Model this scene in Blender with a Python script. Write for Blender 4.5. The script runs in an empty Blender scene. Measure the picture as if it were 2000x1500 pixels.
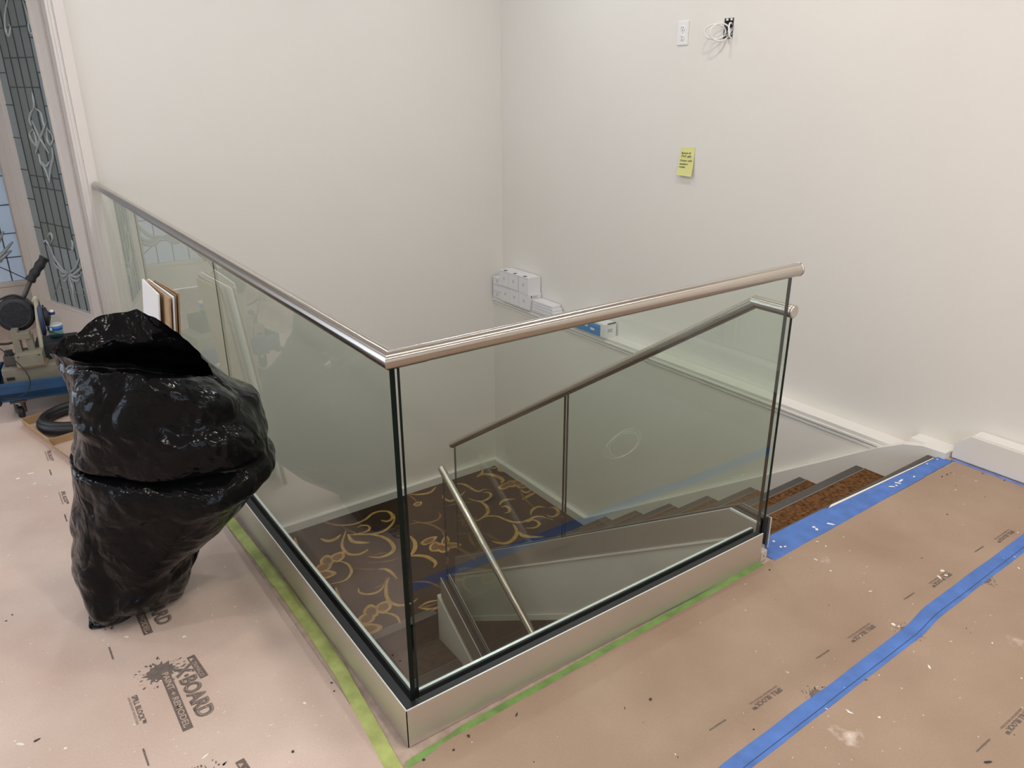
import bpy, bmesh, math, random
from mathutils import Vector, Matrix, noise

# ------------------------------------------------------------------ scene, camera, world, lights
sc = bpy.context.scene
COL = sc.collection
cam_d = bpy.data.cameras.new('camera'); cam = bpy.data.objects.new('camera', cam_d); COL.objects.link(cam)
cam.location = (-0.6551, -1.3899, 1.6007)
cam.rotation_euler = (1.195, 0.004, -0.6184)
cam_d.sensor_width = 36.0; cam_d.lens = 1515.87 / 2000 * 36.0
cam_d.clip_start = 0.02; cam_d.clip_end = 200
sc.camera = cam

world = bpy.data.worlds.new('world'); sc.world = world; world.use_nodes = True
wb = world.node_tree.nodes['Background']
wb.inputs[0].default_value = (0.70, 0.82, 1.0, 1); wb.inputs[1].default_value = 6.0

def area(loc, size, power, color=(1.0, 0.96, 0.905), rot=(0, 0, 0), spread=math.pi, shape='DISK', size_y=None):
    l = bpy.data.lights.new('ceiling_downlight', 'AREA'); l.shape = shape; l.size = size
    if size_y: l.size_y = size_y
    l.energy = power; l.color = color; l.spread = spread
    o = bpy.data.objects.new('ceiling_downlight', l); o.location = loc; o.rotation_euler = rot; COL.objects.link(o)
    return o
for lx in (-1.9, 0.35, 1.95):
    for ly, pw, co in ((-2.9, 17, (1.0, 0.94, 0.86)), (-1.0, 21.5, (1.0, 0.905, 0.79)), (0.9, 16, (1.0, 0.95, 0.88)), (2.5, 15.0, (0.95, 1.0, 1.05))):
        area((lx, ly, 2.97), 0.17, pw * (1.45 if (lx == 0.35 and ly == -1.0) else 1.0), co)

sc.view_settings.view_transform = 'Standard'; sc.view_settings.look = 'None'
sc.view_settings.gamma = 1.0; sc.view_settings.use_curve_mapping = False
sc.view_settings.exposure = -0.62
sc.cycles.transparent_max_bounces = 32
sc.cycles.max_bounces = 10
sc.cycles.caustics_reflective = False; sc.cycles.caustics_refractive = False
sc.cycles.sample_clamp_indirect = 6.0

random.seed(7)

# ------------------------------------------------------------------ materials
def nmat(name):
    m = bpy.data.materials.new(name); m.use_nodes = True
    return m, m.node_tree.nodes, m.node_tree.links, m.node_tree.nodes['Principled BSDF']
def simple(name, col, rough=0.6, metal=0.0, spec=0.5, bump=0.0, bscale=200, var=0.0, vscale=6.0, coat=0.0, stretch=None, detail=4.0):
    m, n, l, b = nmat(name)
    b.inputs['Base Color'].default_value = (*col, 1); b.inputs['Roughness'].default_value = rough
    b.inputs['Metallic'].default_value = metal; b.inputs['Specular IOR Level'].default_value = spec
    b.inputs['Coat Weight'].default_value = coat
    if bump or var:
        tc = n.new('ShaderNodeTexCoord'); mp = n.new('ShaderNodeMapping'); l.new(tc.outputs['Object'], mp.inputs['Vector'])
        if stretch: mp.inputs['Scale'].default_value = stretch
    if bump:
        t = n.new('ShaderNodeTexNoise'); t.inputs['Scale'].default_value = bscale; t.inputs['Detail'].default_value = detail
        l.new(mp.outputs['Vector'], t.inputs['Vector'])
        bp = n.new('ShaderNodeBump'); bp.inputs['Strength'].default_value = bump; bp.inputs['Distance'].default_value = 0.01
        l.new(t.outputs['Fac'], bp.inputs['Height']); l.new(bp.outputs['Normal'], b.inputs['Normal'])
    if var:
        t = n.new('ShaderNodeTexNoise'); t.inputs['Scale'].default_value = vscale; t.inputs['Detail'].default_value = 5
        l.new(mp.outputs['Vector'], t.inputs['Vector'])
        r = n.new('ShaderNodeValToRGB')
        r.color_ramp.elements[0].position = 0.3; r.color_ramp.elements[1].position = 0.7
        r.color_ramp.elements[0].color = (*[c * (1 - var) for c in col], 1)
        r.color_ramp.elements[1].color = (*[min(1, c * (1 + var)) for c in col], 1)
        l.new(t.outputs['Fac'], r.inputs['Fac']); l.new(r.outputs['Color'], b.inputs['Base Color'])
    return m

M = {}
M['wall'] = simple('painted_wall', (0.80, 0.765, 0.712), 0.55, bump=0.05, bscale=350, var=0.012, vscale=1.2)
M['white'] = simple('white_paint', (0.80, 0.775, 0.735), 0.4)
M['doorwhite'] = simple('door_paint', (0.80, 0.74, 0.69), 0.4)
M['ceiling'] = simple('ceiling_paint', (0.85, 0.84, 0.82), 0.8)
M['steel'] = simple('brushed_steel', (0.60, 0.565, 0.52), 0.25, metal=1.0)
def turned_steel():
    m = simple('drawn_steel_tube', (0.55, 0.515, 0.47), 0.175, metal=1.0); n = m.node_tree.nodes; l = m.node_tree.links; b = n['Principled BSDF']
    tg = n.new('ShaderNodeTangent'); tg.direction_type = 'RADIAL'; tg.axis = 'Z'; l.new(tg.outputs[0], b.inputs['Tangent'])
    b.inputs['Anisotropic'].default_value = 0.93; b.inputs['Anisotropic Rotation'].default_value = 0.25
    return m
M['rail'] = turned_steel()
M['clad'] = simple('satin_cladding', (0.66, 0.61, 0.55), 0.42, metal=0.85, bump=0.02, bscale=60, stretch=(1, 1, 30))
M['plate_edge'] = simple('bright_plate_edge', (0.85, 0.86, 0.86), 0.3, metal=0.3)
M['gasket'] = simple('black_gasket', (0.012, 0.013, 0.016), 0.45)
M['edge'] = simple('dark_glass_edge', (0.004, 0.009, 0.007), 0.3, spec=0.12)
M['lower_floor'] = simple('lower_floor', (0.115, 0.125, 0.11), 0.8, var=0.1, vscale=20)
M['tread'] = simple('dark_tread', (0.085, 0.07, 0.06), 0.75, var=0.25, vscale=30)
M['nosing'] = simple('grey_nosing', (0.075, 0.066, 0.061), 0.6, var=0.1, vscale=40)
M['nosing_line'] = simple('pale_nosing_line', (0.17, 0.155, 0.14), 0.6)
M['bluetape'] = simple('blue_tape', (0.075, 0.175, 0.50), 0.6, var=0.18, vscale=14, bump=0.1, bscale=90)
M['bluetape2'] = simple('thin_blue_tape', (0.16, 0.22, 0.50), 0.6, var=0.2, vscale=20)
M['greentape'] = simple('lime_tape', (0.45, 0.51, 0.17), 0.6, var=0.22, vscale=18, bump=0.1, bscale=60)
M['greentape2'] = simple('green_tape', (0.20, 0.34, 0.10), 0.6, var=0.25, vscale=18)
M['paint_fleck'] = simple('paint_fleck', (0.85, 0.80, 0.74), 0.6)
M['dark_fleck'] = simple('dark_fleck', (0.05, 0.04, 0.035), 0.8)
M['bracket'] = simple('beige_bracket', (0.50, 0.45, 0.38), 0.5)
M['print'] = simple('grey_print', (0.155, 0.12, 0.105), 0.7, var=0.2, vscale=60)
M['board_light'] = simple('board_light', (0.50, 0.37, 0.30), 0.7)
M['cardboard'] = simple('cardboard', (0.42, 0.27, 0.15), 0.75, var=0.12, vscale=20)
M['cardboard_dk'] = simple('cardboard_dark', (0.26, 0.17, 0.10), 0.75, var=0.12, vscale=20)
M['cardboard_white'] = simple('white_board', (0.82, 0.80, 0.80), 0.6)
M['boxwhite'] = simple('box_white', (0.80, 0.79, 0.80), 0.5)
M['boxblue'] = simple('box_blue', (0.04, 0.25, 0.62), 0.4)
M['ink'] = simple('ink', (0.04, 0.04, 0.05), 0.6)
M['greyink'] = simple('grey_ink', (0.30, 0.30, 0.32), 0.6)
M['plastic_white'] = simple('white_plastic', (0.84, 0.83, 0.82), 0.35)
M['slot'] = simple('dark_slot', (0.02, 0.02, 0.02), 0.6)
M['junction'] = simple('junction_grey', (0.10, 0.095, 0.10), 0.5)
M['note'] = simple('yellow_note', (0.78, 0.76, 0.30), 0.7)
M['noteline'] = simple('note_line', (0.50, 0.52, 0.22), 0.7)
M['cartblue'] = simple('cart_blue', (0.010, 0.06, 0.15), 0.45, var=0.2, vscale=8)
M['cartrim'] = simple('cart_dark_blue', (0.008, 0.05, 0.12), 0.5)
M['beige'] = simple('machine_beige', (0.215, 0.20, 0.155), 0.5, var=0.12, vscale=14)
M['motor'] = simple('motor_black', (0.011, 0.012, 0.016), 0.5)
M['grille'] = simple('motor_grille', (0.016, 0.019, 0.03), 0.5)
M['guardblue'] = simple('guard_blue', (0.02, 0.035, 0.10), 0.4)
M['rubber'] = simple('black_rubber', (0.008, 0.008, 0.010), 0.5)
M['rubber_grip'] = simple('grip_rubber', (0.008, 0.008, 0.009), 0.6)
M['darksteel'] = simple('dark_steel', (0.09, 0.085, 0.08), 0.4, metal=0.6)
M['hose'] = simple('beige_hose', (0.42, 0.40, 0.31), 0.45)
M['chrome'] = simple('chrome', (0.7, 0.7, 0.7), 0.15, metal=1)
M['capblue'] = simple('cap_blue', (0.01, 0.02, 0.16), 0.4)
M['labelblue'] = simple('label_blue', (0.015, 0.16, 0.55), 0.4)
M['came'] = simple('lead_came', (0.07, 0.08, 0.09), 0.45, metal=0.3)
M['camelight'] = simple('bright_came', (0.45, 0.50, 0.50), 0.3, metal=0.5)
M['concrete'] = simple('dusty_bare_floor', (0.50, 0.385, 0.315), 0.85, var=0.2, vscale=22, bump=0.2, bscale=90)
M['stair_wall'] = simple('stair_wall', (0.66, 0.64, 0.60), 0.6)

def mix_noise(name, cols, scale, rough=0.7, detail=6, bump=0.0, bscale=200, spec=0.3, pos=(0.3, 0.5, 0.7)):
    m, n, l, b = nmat(name)
    tc = n.new('ShaderNodeTexCoord'); t = n.new('ShaderNodeTexNoise'); t.inputs['Scale'].default_value = scale; t.inputs['Detail'].default_value = detail
    l.new(tc.outputs['Object'], t.inputs['Vector'])
    r = n.new('ShaderNodeValToRGB'); e = r.color_ramp.elements
    while len(e) < len(cols): e.new(0.5)
    for i, c in enumerate(cols): e[i].position = pos[i]; e[i].color = (*c, 1)
    l.new(t.outputs['Fac'], r.inputs['Fac']); l.new(r.outputs['Color'], b.inputs['Base Color'])
    b.inputs['Roughness'].default_value = rough; b.inputs['Specular IOR Level'].default_value = spec
    if bump:
        t2 = n.new('ShaderNodeTexNoise'); t2.inputs['Scale'].default_value = bscale; l.new(tc.outputs['Object'], t2.inputs['Vector'])
        bp = n.new('ShaderNodeBump'); bp.inputs['Strength'].default_value = bump; bp.inputs['Distance'].default_value = 0.01
        l.new(t2.outputs['Fac'], bp.inputs['Height']); l.new(bp.outputs['Normal'], b.inputs['Normal'])
    return m
M['carpet'] = mix_noise('floral_carpet_ground', [(0.022, 0.022, 0.030), (0.042, 0.029, 0.022), (0.058, 0.034, 0.020)], 4.2, 0.95, bump=0.4, bscale=500, spec=0.1, pos=(0.34, 0.46, 0.66))
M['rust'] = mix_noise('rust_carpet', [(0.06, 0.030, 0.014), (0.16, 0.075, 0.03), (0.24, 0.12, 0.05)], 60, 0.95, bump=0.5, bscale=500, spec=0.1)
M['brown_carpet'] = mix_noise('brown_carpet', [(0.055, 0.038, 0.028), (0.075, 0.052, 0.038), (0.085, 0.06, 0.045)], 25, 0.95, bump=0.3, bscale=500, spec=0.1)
M['scroll'] = mix_noise('scroll_gold', [(0.30, 0.165, 0.055), (0.48, 0.29, 0.09), (0.56, 0.37, 0.13)], 14, 0.95, spec=0.1)
M['scroll_dk'] = mix_noise('scroll_brown', [(0.13, 0.07, 0.03), (0.20, 0.105, 0.045), (0.26, 0.14, 0.06)], 14, 0.95, spec=0.1)

def board_mat(name, base, blotch, dust=()):
    m, n, l, b = nmat(name)
    tc = n.new('ShaderNodeTexCoord')
    t = n.new('ShaderNodeTexNoise'); t.inputs['Scale'].default_value = 2.6; t.inputs['Detail'].default_value = 5; l.new(tc.outputs['Object'], t.inputs['Vector'])
    r = n.new('ShaderNodeValToRGB'); e = r.color_ramp.elements; e[0].position = 0.32; e[1].position = 0.70
    e[0].color = (*base, 1); e[1].color = (*blotch, 1)
    l.new(t.outputs['Fac'], r.inputs['Fac'])
    # dusty white scuffs
    t2 = n.new('ShaderNodeTexNoise'); t2.inputs['Scale'].default_value = 7.0; t2.inputs['Detail'].default_value = 9; t2.inputs['Roughness'].default_value = 0.75
    l.new(tc.outputs['Object'], t2.inputs['Vector'])
    r2 = n.new('ShaderNodeValToRGB'); r2.color_ramp.elements[0].position = 0.66; r2.color_ramp.elements[1].position = 0.80
    r2.color_ramp.elements[0].color = (0, 0, 0, 1); r2.color_ramp.elements[1].color = (0.55, 0.55, 0.55, 1)
    l.new(t2.outputs['Fac'], r2.inputs['Fac'])
    mx = n.new('ShaderNodeMix'); mx.data_type = 'RGBA'; mx.inputs['B'].default_value = (0.74, 0.64, 0.58, 1)
    l.new(r2.outputs['Color'], mx.inputs['Factor']); l.new(r.outputs['Color'], mx.inputs['A'])
    prev = mx.outputs['Result']
    for (px, py, rad, amt) in dust:   # spilled plaster dust with a ragged outline
        mp = n.new('ShaderNodeVectorMath'); mp.operation = 'DISTANCE'; mp.inputs[1].default_value = (px, py, 0); l.new(tc.outputs['Object'], mp.inputs[0])
        tn = n.new('ShaderNodeTexNoise'); tn.inputs['Scale'].default_value = 38; tn.inputs['Detail'].default_value = 6; l.new(tc.outputs['Object'], tn.inputs['Vector'])
        ma = n.new('ShaderNodeMath'); ma.operation = 'MULTIPLY_ADD'; ma.inputs[1].default_value = rad * 2.4; l.new(tn.outputs['Fac'], ma.inputs[0]); l.new(mp.outputs['Value'], ma.inputs[2])
        rg = n.new('ShaderNodeMapRange'); rg.inputs['From Min'].default_value = rad * 1.9; rg.inputs['From Max'].default_value = rad * 1.0; rg.inputs['To Max'].default_value = amt; l.new(ma.outputs[0], rg.inputs['Value'])
        m3 = n.new('ShaderNodeMix'); m3.data_type = 'RGBA'; m3.inputs['B'].default_value = (0.78, 0.68, 0.62, 1); l.new(rg.outputs['Result'], m3.inputs['Factor']); l.new(prev, m3.inputs['A']); prev = m3.outputs['Result']
    # paper fibre
    t3 = n.new('ShaderNodeTexNoise'); t3.inputs['Scale'].default_value = 160; t3.inputs['Detail'].default_value = 3; l.new(tc.outputs['Object'], t3.inputs['Vector'])
    mr = n.new('ShaderNodeMapRange'); mr.inputs['To Min'].default_value = 0.90; mr.inputs['To Max'].default_value = 1.10; l.new(t3.outputs['Fac'], mr.inputs['Value'])
    mm = n.new('ShaderNodeMix'); mm.data_type = 'RGBA'; mm.blend_type = 'MULTIPLY'; mm.inputs['Factor'].default_value = 1
    l.new(prev, mm.inputs['A']); l.new(mr.outputs['Result'], mm.inputs['B'])
    l.new(mm.outputs['Result'], b.inputs['Base Color'])
    b.inputs['Roughness'].default_value = 0.62; b.inputs['Specular IOR Level'].default_value = 0.35
    bp = n.new('ShaderNodeBump'); bp.inputs['Strength'].default_value = 0.12; bp.inputs['Distance'].default_value = 0.02
    l.new(t.outputs['Fac'], bp.inputs['Height']); l.new(bp.outputs['Normal'], b.inputs['Normal'])
    return m
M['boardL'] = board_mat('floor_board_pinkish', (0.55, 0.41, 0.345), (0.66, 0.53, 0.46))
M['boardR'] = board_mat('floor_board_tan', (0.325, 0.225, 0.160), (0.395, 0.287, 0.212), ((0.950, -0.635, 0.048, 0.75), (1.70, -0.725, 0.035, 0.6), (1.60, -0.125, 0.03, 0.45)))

def glass_mat(name, tint, ior=1.62, rough=0.0):
    # architectural pane: Fresnel reflection on the outer skin, tinted straight-through transmission
    m = bpy.data.materials.new(name); m.use_nodes = True; n = m.node_tree.nodes; l = m.node_tree.links
    n.remove(n['Principled BSDF']); out = n['Material Output']
    tr = n.new('ShaderNodeBsdfTransparent'); tr.inputs[0].default_value = (*tint, 1)
    gl = n.new('ShaderNodeBsdfGlossy'); gl.inputs['Roughness'].default_value = rough; gl.inputs[0].default_value = (1, 1, 1, 1)
    fr = n.new('ShaderNodeFresnel'); fr.inputs['IOR'].default_value = ior
    ge = n.new('ShaderNodeNewGeometry'); sub = n.new('ShaderNodeMath'); sub.operation = 'SUBTRACT'; sub.inputs[0].default_value = 1.0
    mul = n.new('ShaderNodeMath'); mul.operation = 'MULTIPLY'
    l.new(ge.outputs['Backfacing'], sub.inputs[1]); l.new(sub.outputs[0], mul.inputs[0]); l.new(fr.outputs[0], mul.inputs[1])
    mx = n.new('ShaderNodeMixShader'); l.new(mul.outputs[0], mx.inputs[0]); l.new(tr.outputs[0], mx.inputs[1]); l.new(gl.outputs[0], mx.inputs[2])
    l.new(mx.outputs[0], out.inputs['Surface'])
    return m
M['glass'] = glass_mat('green_tinted_glass', (0.89, 0.928, 0.895), 1.72)
M['bottle_glass'] = glass_mat('bottle_plastic', (0.90, 0.92, 0.93), 1.6, 0.05)
M['water'] = glass_mat('bottle_water', (0.55, 0.85, 0.90), 1.33, 0.0)

def pane_mat(name, col, trans):
    m = bpy.data.materials.new(name); m.use_nodes = True; n = m.node_tree.nodes; l = m.node_tree.links
    n.remove(n['Principled BSDF']); out = n['Material Output']
    tl = n.new('ShaderNodeBsdfTranslucent'); tl.inputs[0].default_value = (*col, 1)
    df = n.new('ShaderNodeBsdfDiffuse'); df.inputs[0].default_value = (*col, 1)
    mx = n.new('ShaderNodeMixShader'); mx.inputs[0].default_value = trans
    l.new(df.outputs[0], mx.inputs[1]); l.new(tl.outputs[0], mx.inputs[2])
    gl = n.new('ShaderNodeBsdfGlossy'); gl.inputs['Roughness'].default_value = 0.25
    tx = n.new('ShaderNodeTexNoise'); tx.inputs['Scale'].default_value = 120; bp = n.new('ShaderNodeBump'); bp.inputs['Strength'].default_value = 0.35
    tcn = n.new('ShaderNodeTexCoord'); l.new(tcn.outputs['Object'], tx.inputs['Vector']); l.new(tx.outputs['Fac'], bp.inputs['Height'])
    l.new(bp.outputs['Normal'], df.inputs['Normal']); l.new(bp.outputs['Normal'], tl.inputs['Normal'])
    fr = n.new('ShaderNodeFresnel'); fr.inputs[0].default_value = 1.5
    m2 = n.new('ShaderNodeMixShader'); l.new(fr.outputs[0], m2.inputs[0]); l.new(mx.outputs[0], m2.inputs[1]); l.new(gl.outputs[0], m2.inputs[2])
    l.new(m2.outputs[0], out.inputs['Surface'])
    return m
M['pane_dark'] = pane_mat('grey_textured_pane', (0.36, 0.42, 0.41), 0.45)
M['pane_border'] = pane_mat('blue_grey_pane', (0.52, 0.61, 0.64), 0.45)
M['pane_blue'] = pane_mat('daylit_pane', (0.70, 0.74, 0.78), 0.6)
M['bevel_glass'] = simple('bevelled_glass', (0.42, 0.48, 0.48), 0.08, spec=0.9, coat=0.5)

def bag_mat():
    m, n, l, b = nmat('black_bag_film')
    b.inputs['Base Color'].default_value = (0.0035, 0.0035, 0.0042, 1); b.inputs['Roughness'].default_value = 0.16
    b.inputs['IOR'].default_value = 1.24
    tc = n.new('ShaderNodeTexCoord'); last = None
    def ridge(scale, dist, amp, det):
        nonlocal last
        t = n.new('ShaderNodeTexNoise'); t.inputs['Scale'].default_value = scale; t.inputs['Detail'].default_value = det; t.inputs['Distortion'].default_value = dist
        l.new(tc.outputs['Object'], t.inputs['Vector'])
        a = n.new('ShaderNodeMath'); a.operation = 'SUBTRACT'; a.inputs[1].default_value = 0.5; l.new(t.outputs['Fac'], a.inputs[0])
        c = n.new('ShaderNodeMath'); c.operation = 'ABSOLUTE'; l.new(a.outputs[0], c.inputs[0])
        d = n.new('ShaderNodeMath'); d.operation = 'MULTIPLY'; d.inputs[1].default_value = amp; l.new(c.outputs[0], d.inputs[0])
        if last is None: last = d
        else:
            e = n.new('ShaderNodeMath'); e.operation = 'ADD'; l.new(last.outputs[0], e.inputs[0]); l.new(d.outputs[0], e.inputs[1]); last = e
    ridge(7, 0.8, 1.0, 2); ridge(22, 0.5, 0.24, 2)
    bp = n.new('ShaderNodeBump'); bp.inputs['Strength'].default_value = 0.8; bp.inputs['Distance'].default_value = 0.03
    l.new(last.outputs[0], bp.inputs['Height']); l.new(bp.outputs['Normal'], b.inputs['Normal'])
    return m
M['bag'] = bag_mat()

# ------------------------------------------------------------------ helpers
def link(name, me, mat, parent=None, smooth=False):
    o = bpy.data.objects.new(name, me); COL.objects.link(o)
    if mat is not None:
        for mm in (mat if isinstance(mat, (list, tuple)) else [mat]):
            me.materials.append(M[mm] if isinstance(mm, str) else mm)
    if smooth:
        for p in me.polygons: p.use_smooth = True
    if parent is not None:
        o.parent = parent
        o.matrix_parent_inverse = Matrix.Translation(-Vector(parent.location)) if not parent.parent else Matrix.Identity(4)
        if parent.parent: o.matrix_parent_inverse = Matrix.Identity(4)
    return o
def bm_obj(name, bm, mat, parent=None, smooth=False, recalc=True):
    if recalc: bmesh.ops.recalc_face_normals(bm, faces=bm.faces)
    me = bpy.data.meshes.new(name); bm.to_mesh(me); bm.free()
    return link(name, me, mat, parent, smooth)
def add_box(bm, x0, x1, y0, y1, z0, z1, mi=0, bev=0.0):
    vs = [bm.verts.new(c) for c in ((x0, y0, z0), (x1, y0, z0), (x1, y1, z0), (x0, y1, z0), (x0, y0, z1), (x1, y0, z1), (x1, y1, z1), (x0, y1, z1))]
    fs = [bm.faces.new([vs[i] for i in f]) for f in ((3, 2, 1, 0), (4, 5, 6, 7), (0, 1, 5, 4), (1, 2, 6, 5), (2, 3, 7, 6), (3, 0, 4, 7))]
    for f in fs: f.material_index = mi
    if bev:
        es = list({e for f in fs for e in f.edges})
        bmesh.ops.bevel(bm, geom=es, offset=bev, segments=2, affect='EDGES', profile=0.6)
    return vs
def box(name, x0, x1, y0, y1, z0, z1, mat, parent=None, bev=0.0):
    bm = bmesh.new(); add_box(bm, x0, x1, y0, y1, z0, z1, 0, bev); return bm_obj(name, bm, mat, parent)
def add_prism(bm, pts, ax, a, b, mi=0):
    """polygon pts in the two remaining axes, extruded along axis ax from a to b"""
    def P(p, v):
        return {0: (v, p[0], p[1]), 1: (p[0], v, p[1]), 2: (p[0], p[1], v)}[ax]
    A = [bm.verts.new(P(p, a)) for p in pts]; B = [bm.verts.new(P(p, b)) for p in pts]; n = len(pts)
    fs = [bm.faces.new(A[::-1]), bm.faces.new(B)]
    for i in range(n): fs.append(bm.faces.new((A[i], A[(i + 1) % n], B[(i + 1) % n], B[i])))
    for f in fs: f.material_index = mi
    return fs
def prism(name, pts, ax, a, b, mat, parent=None, bev=0.0):
    bm = bmesh.new(); add_prism(bm, pts, ax, a, b)
    if bev: bmesh.ops.bevel(bm, geom=list(bm.edges), offset=bev, segments=2, affect='EDGES')
    return bm_obj(name, bm, mat, parent)
def add_tube(bm, path, r, seg=16, caps=True, radii=None, closed=False, mi=0):
    path = [Vector(p) for p in path]; n = len(path); rings = []
    up = Vector((0, 0, 1)); prev = None
    for i, p in enumerate(path):
        if closed: d = path[(i + 1) % n] - path[i - 1]
        elif i == 0: d = path[1] - path[0]
        elif i == n - 1: d = path[-1] - path[-2]
        else: d = (path[i + 1] - p).normalized() + (p - path[i - 1]).normalized()
        d.normalize()
        if prev is None:
            a = up if abs(d.dot(up)) < 0.95 else Vector((1, 0, 0))
            u = d.cross(a).normalized()
        else:
            u = (prev - d * prev.dot(d))
            u = u.normalized() if u.length > 1e-6 else d.orthogonal().normalized()
        prev = u; v = d.cross(u)
        k = 1.0
        if 0 < i < n - 1 and not closed:
            c = (path[i + 1] - p).normalized().dot((p - path[i - 1]).normalized())
            k = 1.0 / max(0.6, math.sqrt((1 + c) / 2))
        rr = (radii[i] if radii else r)
        ring = []
        for s in range(seg):
            t = 2 * math.pi * s / seg
            off = u * math.cos(t) + v * math.sin(t)
            q = off * rr
            if k > 1.001:   # widen in the plane of the bend
                bis = ((path[i + 1] - p).normalized() - (p - path[i - 1]).normalized()).normalized()
                q = q + bis * (q.dot(bis) * (k - 1))
            ring.append(bm.verts.new(p + q))
        rings.append(ring)
    m = n if closed else n - 1
    for i in range(m):
        A, B = rings[i], rings[(i + 1) % n]
        for s in range(seg):
            f = bm.faces.new((A[s], A[(s + 1) % seg], B[(s + 1) % seg], B[s])); f.smooth = True; f.material_index = mi
    if caps and not closed:
        for rg in (rings[0][::-1], rings[-1]): bm.faces.new([bm.verts.new(v.co) for v in rg]).material_index = mi
    return rings
def tube(name, path, r, mat, parent=None, seg=16, radii=None, closed=False):
    bm = bmesh.new(); add_tube(bm, path, r, seg, True, radii, closed); return bm_obj(name, bm, mat, parent)
def lathe(name, prof, center, mat, parent=None, seg=28, axis=Vector((0, 0, 1))):
    bm = bmesh.new(); add_lathe(bm, prof, center, seg, axis); return bm_obj(name, bm, mat, parent)
def add_lathe(bm, prof, center, seg=28, axis=Vector((0, 0, 1)), mi=0):
    q = Vector((0, 0, 1)).rotation_difference(axis); c = Vector(center); rings = []
    for (r, h) in prof:
        rings.append([bm.verts.new(c + q @ Vector((max(r, 1e-4) * math.cos(2 * math.pi * s / seg), max(r, 1e-4) * math.sin(2 * math.pi * s / seg), h))) for s in range(seg)])
    for A, B in zip(rings, rings[1:]):
        for s in range(seg):
            f = bm.faces.new((A[s], A[(s + 1) % seg], B[(s + 1) % seg], B[s])); f.smooth = True; f.material_index = mi
    for rg in (rings[0][::-1], rings[-1]): bm.faces.new([bm.verts.new(v.co) for v in rg]).material_index = mi
def thing(name, label, cat, loc=(0, 0, 0), group=None):
    o = bpy.data.objects.new(name, None); COL.objects.link(o); o.location = loc; o.empty_display_size = 0.1
    o['label'] = label; o['category'] = cat
    if group: o['group'] = group
    return o
def tag(o, label, cat, group=None):
    o['label'] = label; o['category'] = cat
    if group: o['group'] = group
    return o
def struct(o, label=None):
    o['kind'] = 'structure'
    if label: o['label'] = label
    return o
def spline(pts, n=8):
    """Catmull-Rom through pts (any dimension)"""
    pts = [Vector(p) for p in pts]; P = [pts[0] * 2 - pts[1]] + pts + [pts[-1] * 2 - pts[-2]]; out = []
    for i in range(1, len(P) - 2):
        for k in range(n):
            t = k / n; a, b, c, d = P[i - 1], P[i], P[i + 1], P[i + 2]
            out.append(0.5 * ((2 * b) + (c - a) * t + (2 * a - 5 * b + 4 * c - d) * t * t + (3 * b - a - 3 * c + d) * t ** 3))
    out.append(pts[-1]); return out
def text_mesh(s, width, height, shear=0.0, bold=0.0):
    """lettering as a flat mesh, origin at the left end of the base line, scaled to width x cap height"""
    cu = bpy.data.curves.new('lettering', 'FONT'); cu.body = s; cu.size = 1.0; cu.fill_mode = 'FRONT'; cu.shear = shear; cu.offset = bold; cu.resolution_u = 3
    o = bpy.data.objects.new('lettering', cu); COL.objects.link(o)
    dg = bpy.context.evaluated_depsgraph_get(); me = bpy.data.meshes.new_from_object(o.evaluated_get(dg))
    bpy.data.objects.remove(o); bpy.data.curves.remove(cu)
    xs = [v.co.x for v in me.vertices]; ys = [v.co.y for v in me.vertices]
    if not xs: return me
    x0, x1 = min(xs), max(xs); y1 = max(ys)
    for v in me.vertices:
        v.co.x = (v.co.x - x0) * width / (x1 - x0); v.co.y = v.co.y * height / y1; v.co.z = 0
    me.materials.clear()
    return me

# camera model, used only to turn traced carpet outlines into points of the landing plane
RM = cam.rotation_euler.to_matrix(); CC = Vector(cam.location)
def on_plane(ax, v, x, y):
    d = RM @ Vector(((x - 1000) / 1515.87, -(y - 750) / 1515.87, -1.0)); t = (v - CC[ax]) / d[ax]; return CC + d * t

# ------------------------------------------------------------------ dimensions
YB = 3.685        # back wall face
XR = 2.855        # right wall face (upper)
XL = 2.765        # right wall face below the ledge
ZL = -1.56        # landing
ZF = ZL - 7 * 0.195        # lower floor
RISE, RUN, Y0N = 0.195, 0.2975, 0.127
SL = RISE / RUN
HB = 0.119        # cladding height
XS = 1.468        # plane of the stair glass
XW = 1.33         # plane of the lower stair glass
CEIL = 3.0
DY = 5.25         # plane of the far door leaf

# ------------------------------------------------------------------ structure
bm = bmesh.new()
add_box(bm, -4.2, 0.058, -4.2, 6.0, -0.32, -0.003)
add_box(bm, 0.058, XR + 0.1, -4.2, 0.058, -0.32, -0.003)
add_box(bm, XS + 0.04, XL, 0.058, 0.060, -0.32, -0.003)
struct(bm_obj('floor', bm, 'concrete'), 'bare dusty floor showing between the boards and the railing base')
bm = bmesh.new()
add_box(bm, -0.02, XR + 0.15, YB, YB + 0.12, ZF, CEIL)
for (a, b, c, d) in ((-4.2, -3.75, -0.3, CEIL), (-1.95, -1.62, -0.3, CEIL), (-3.75, -1.95, -0.3, 0.25), (-3.75, -1.95, 2.35, CEIL)): add_box(bm, a, b, YB, YB + 0.12, c, d)
add_box(bm, -1.62, -0.02, YB, YB + 0.12, 2.45, CEIL)
struct(bm_obj('wall_back', bm, 'wall'), 'plain off-white wall behind the glass railing')
bm = bmesh.new()
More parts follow.
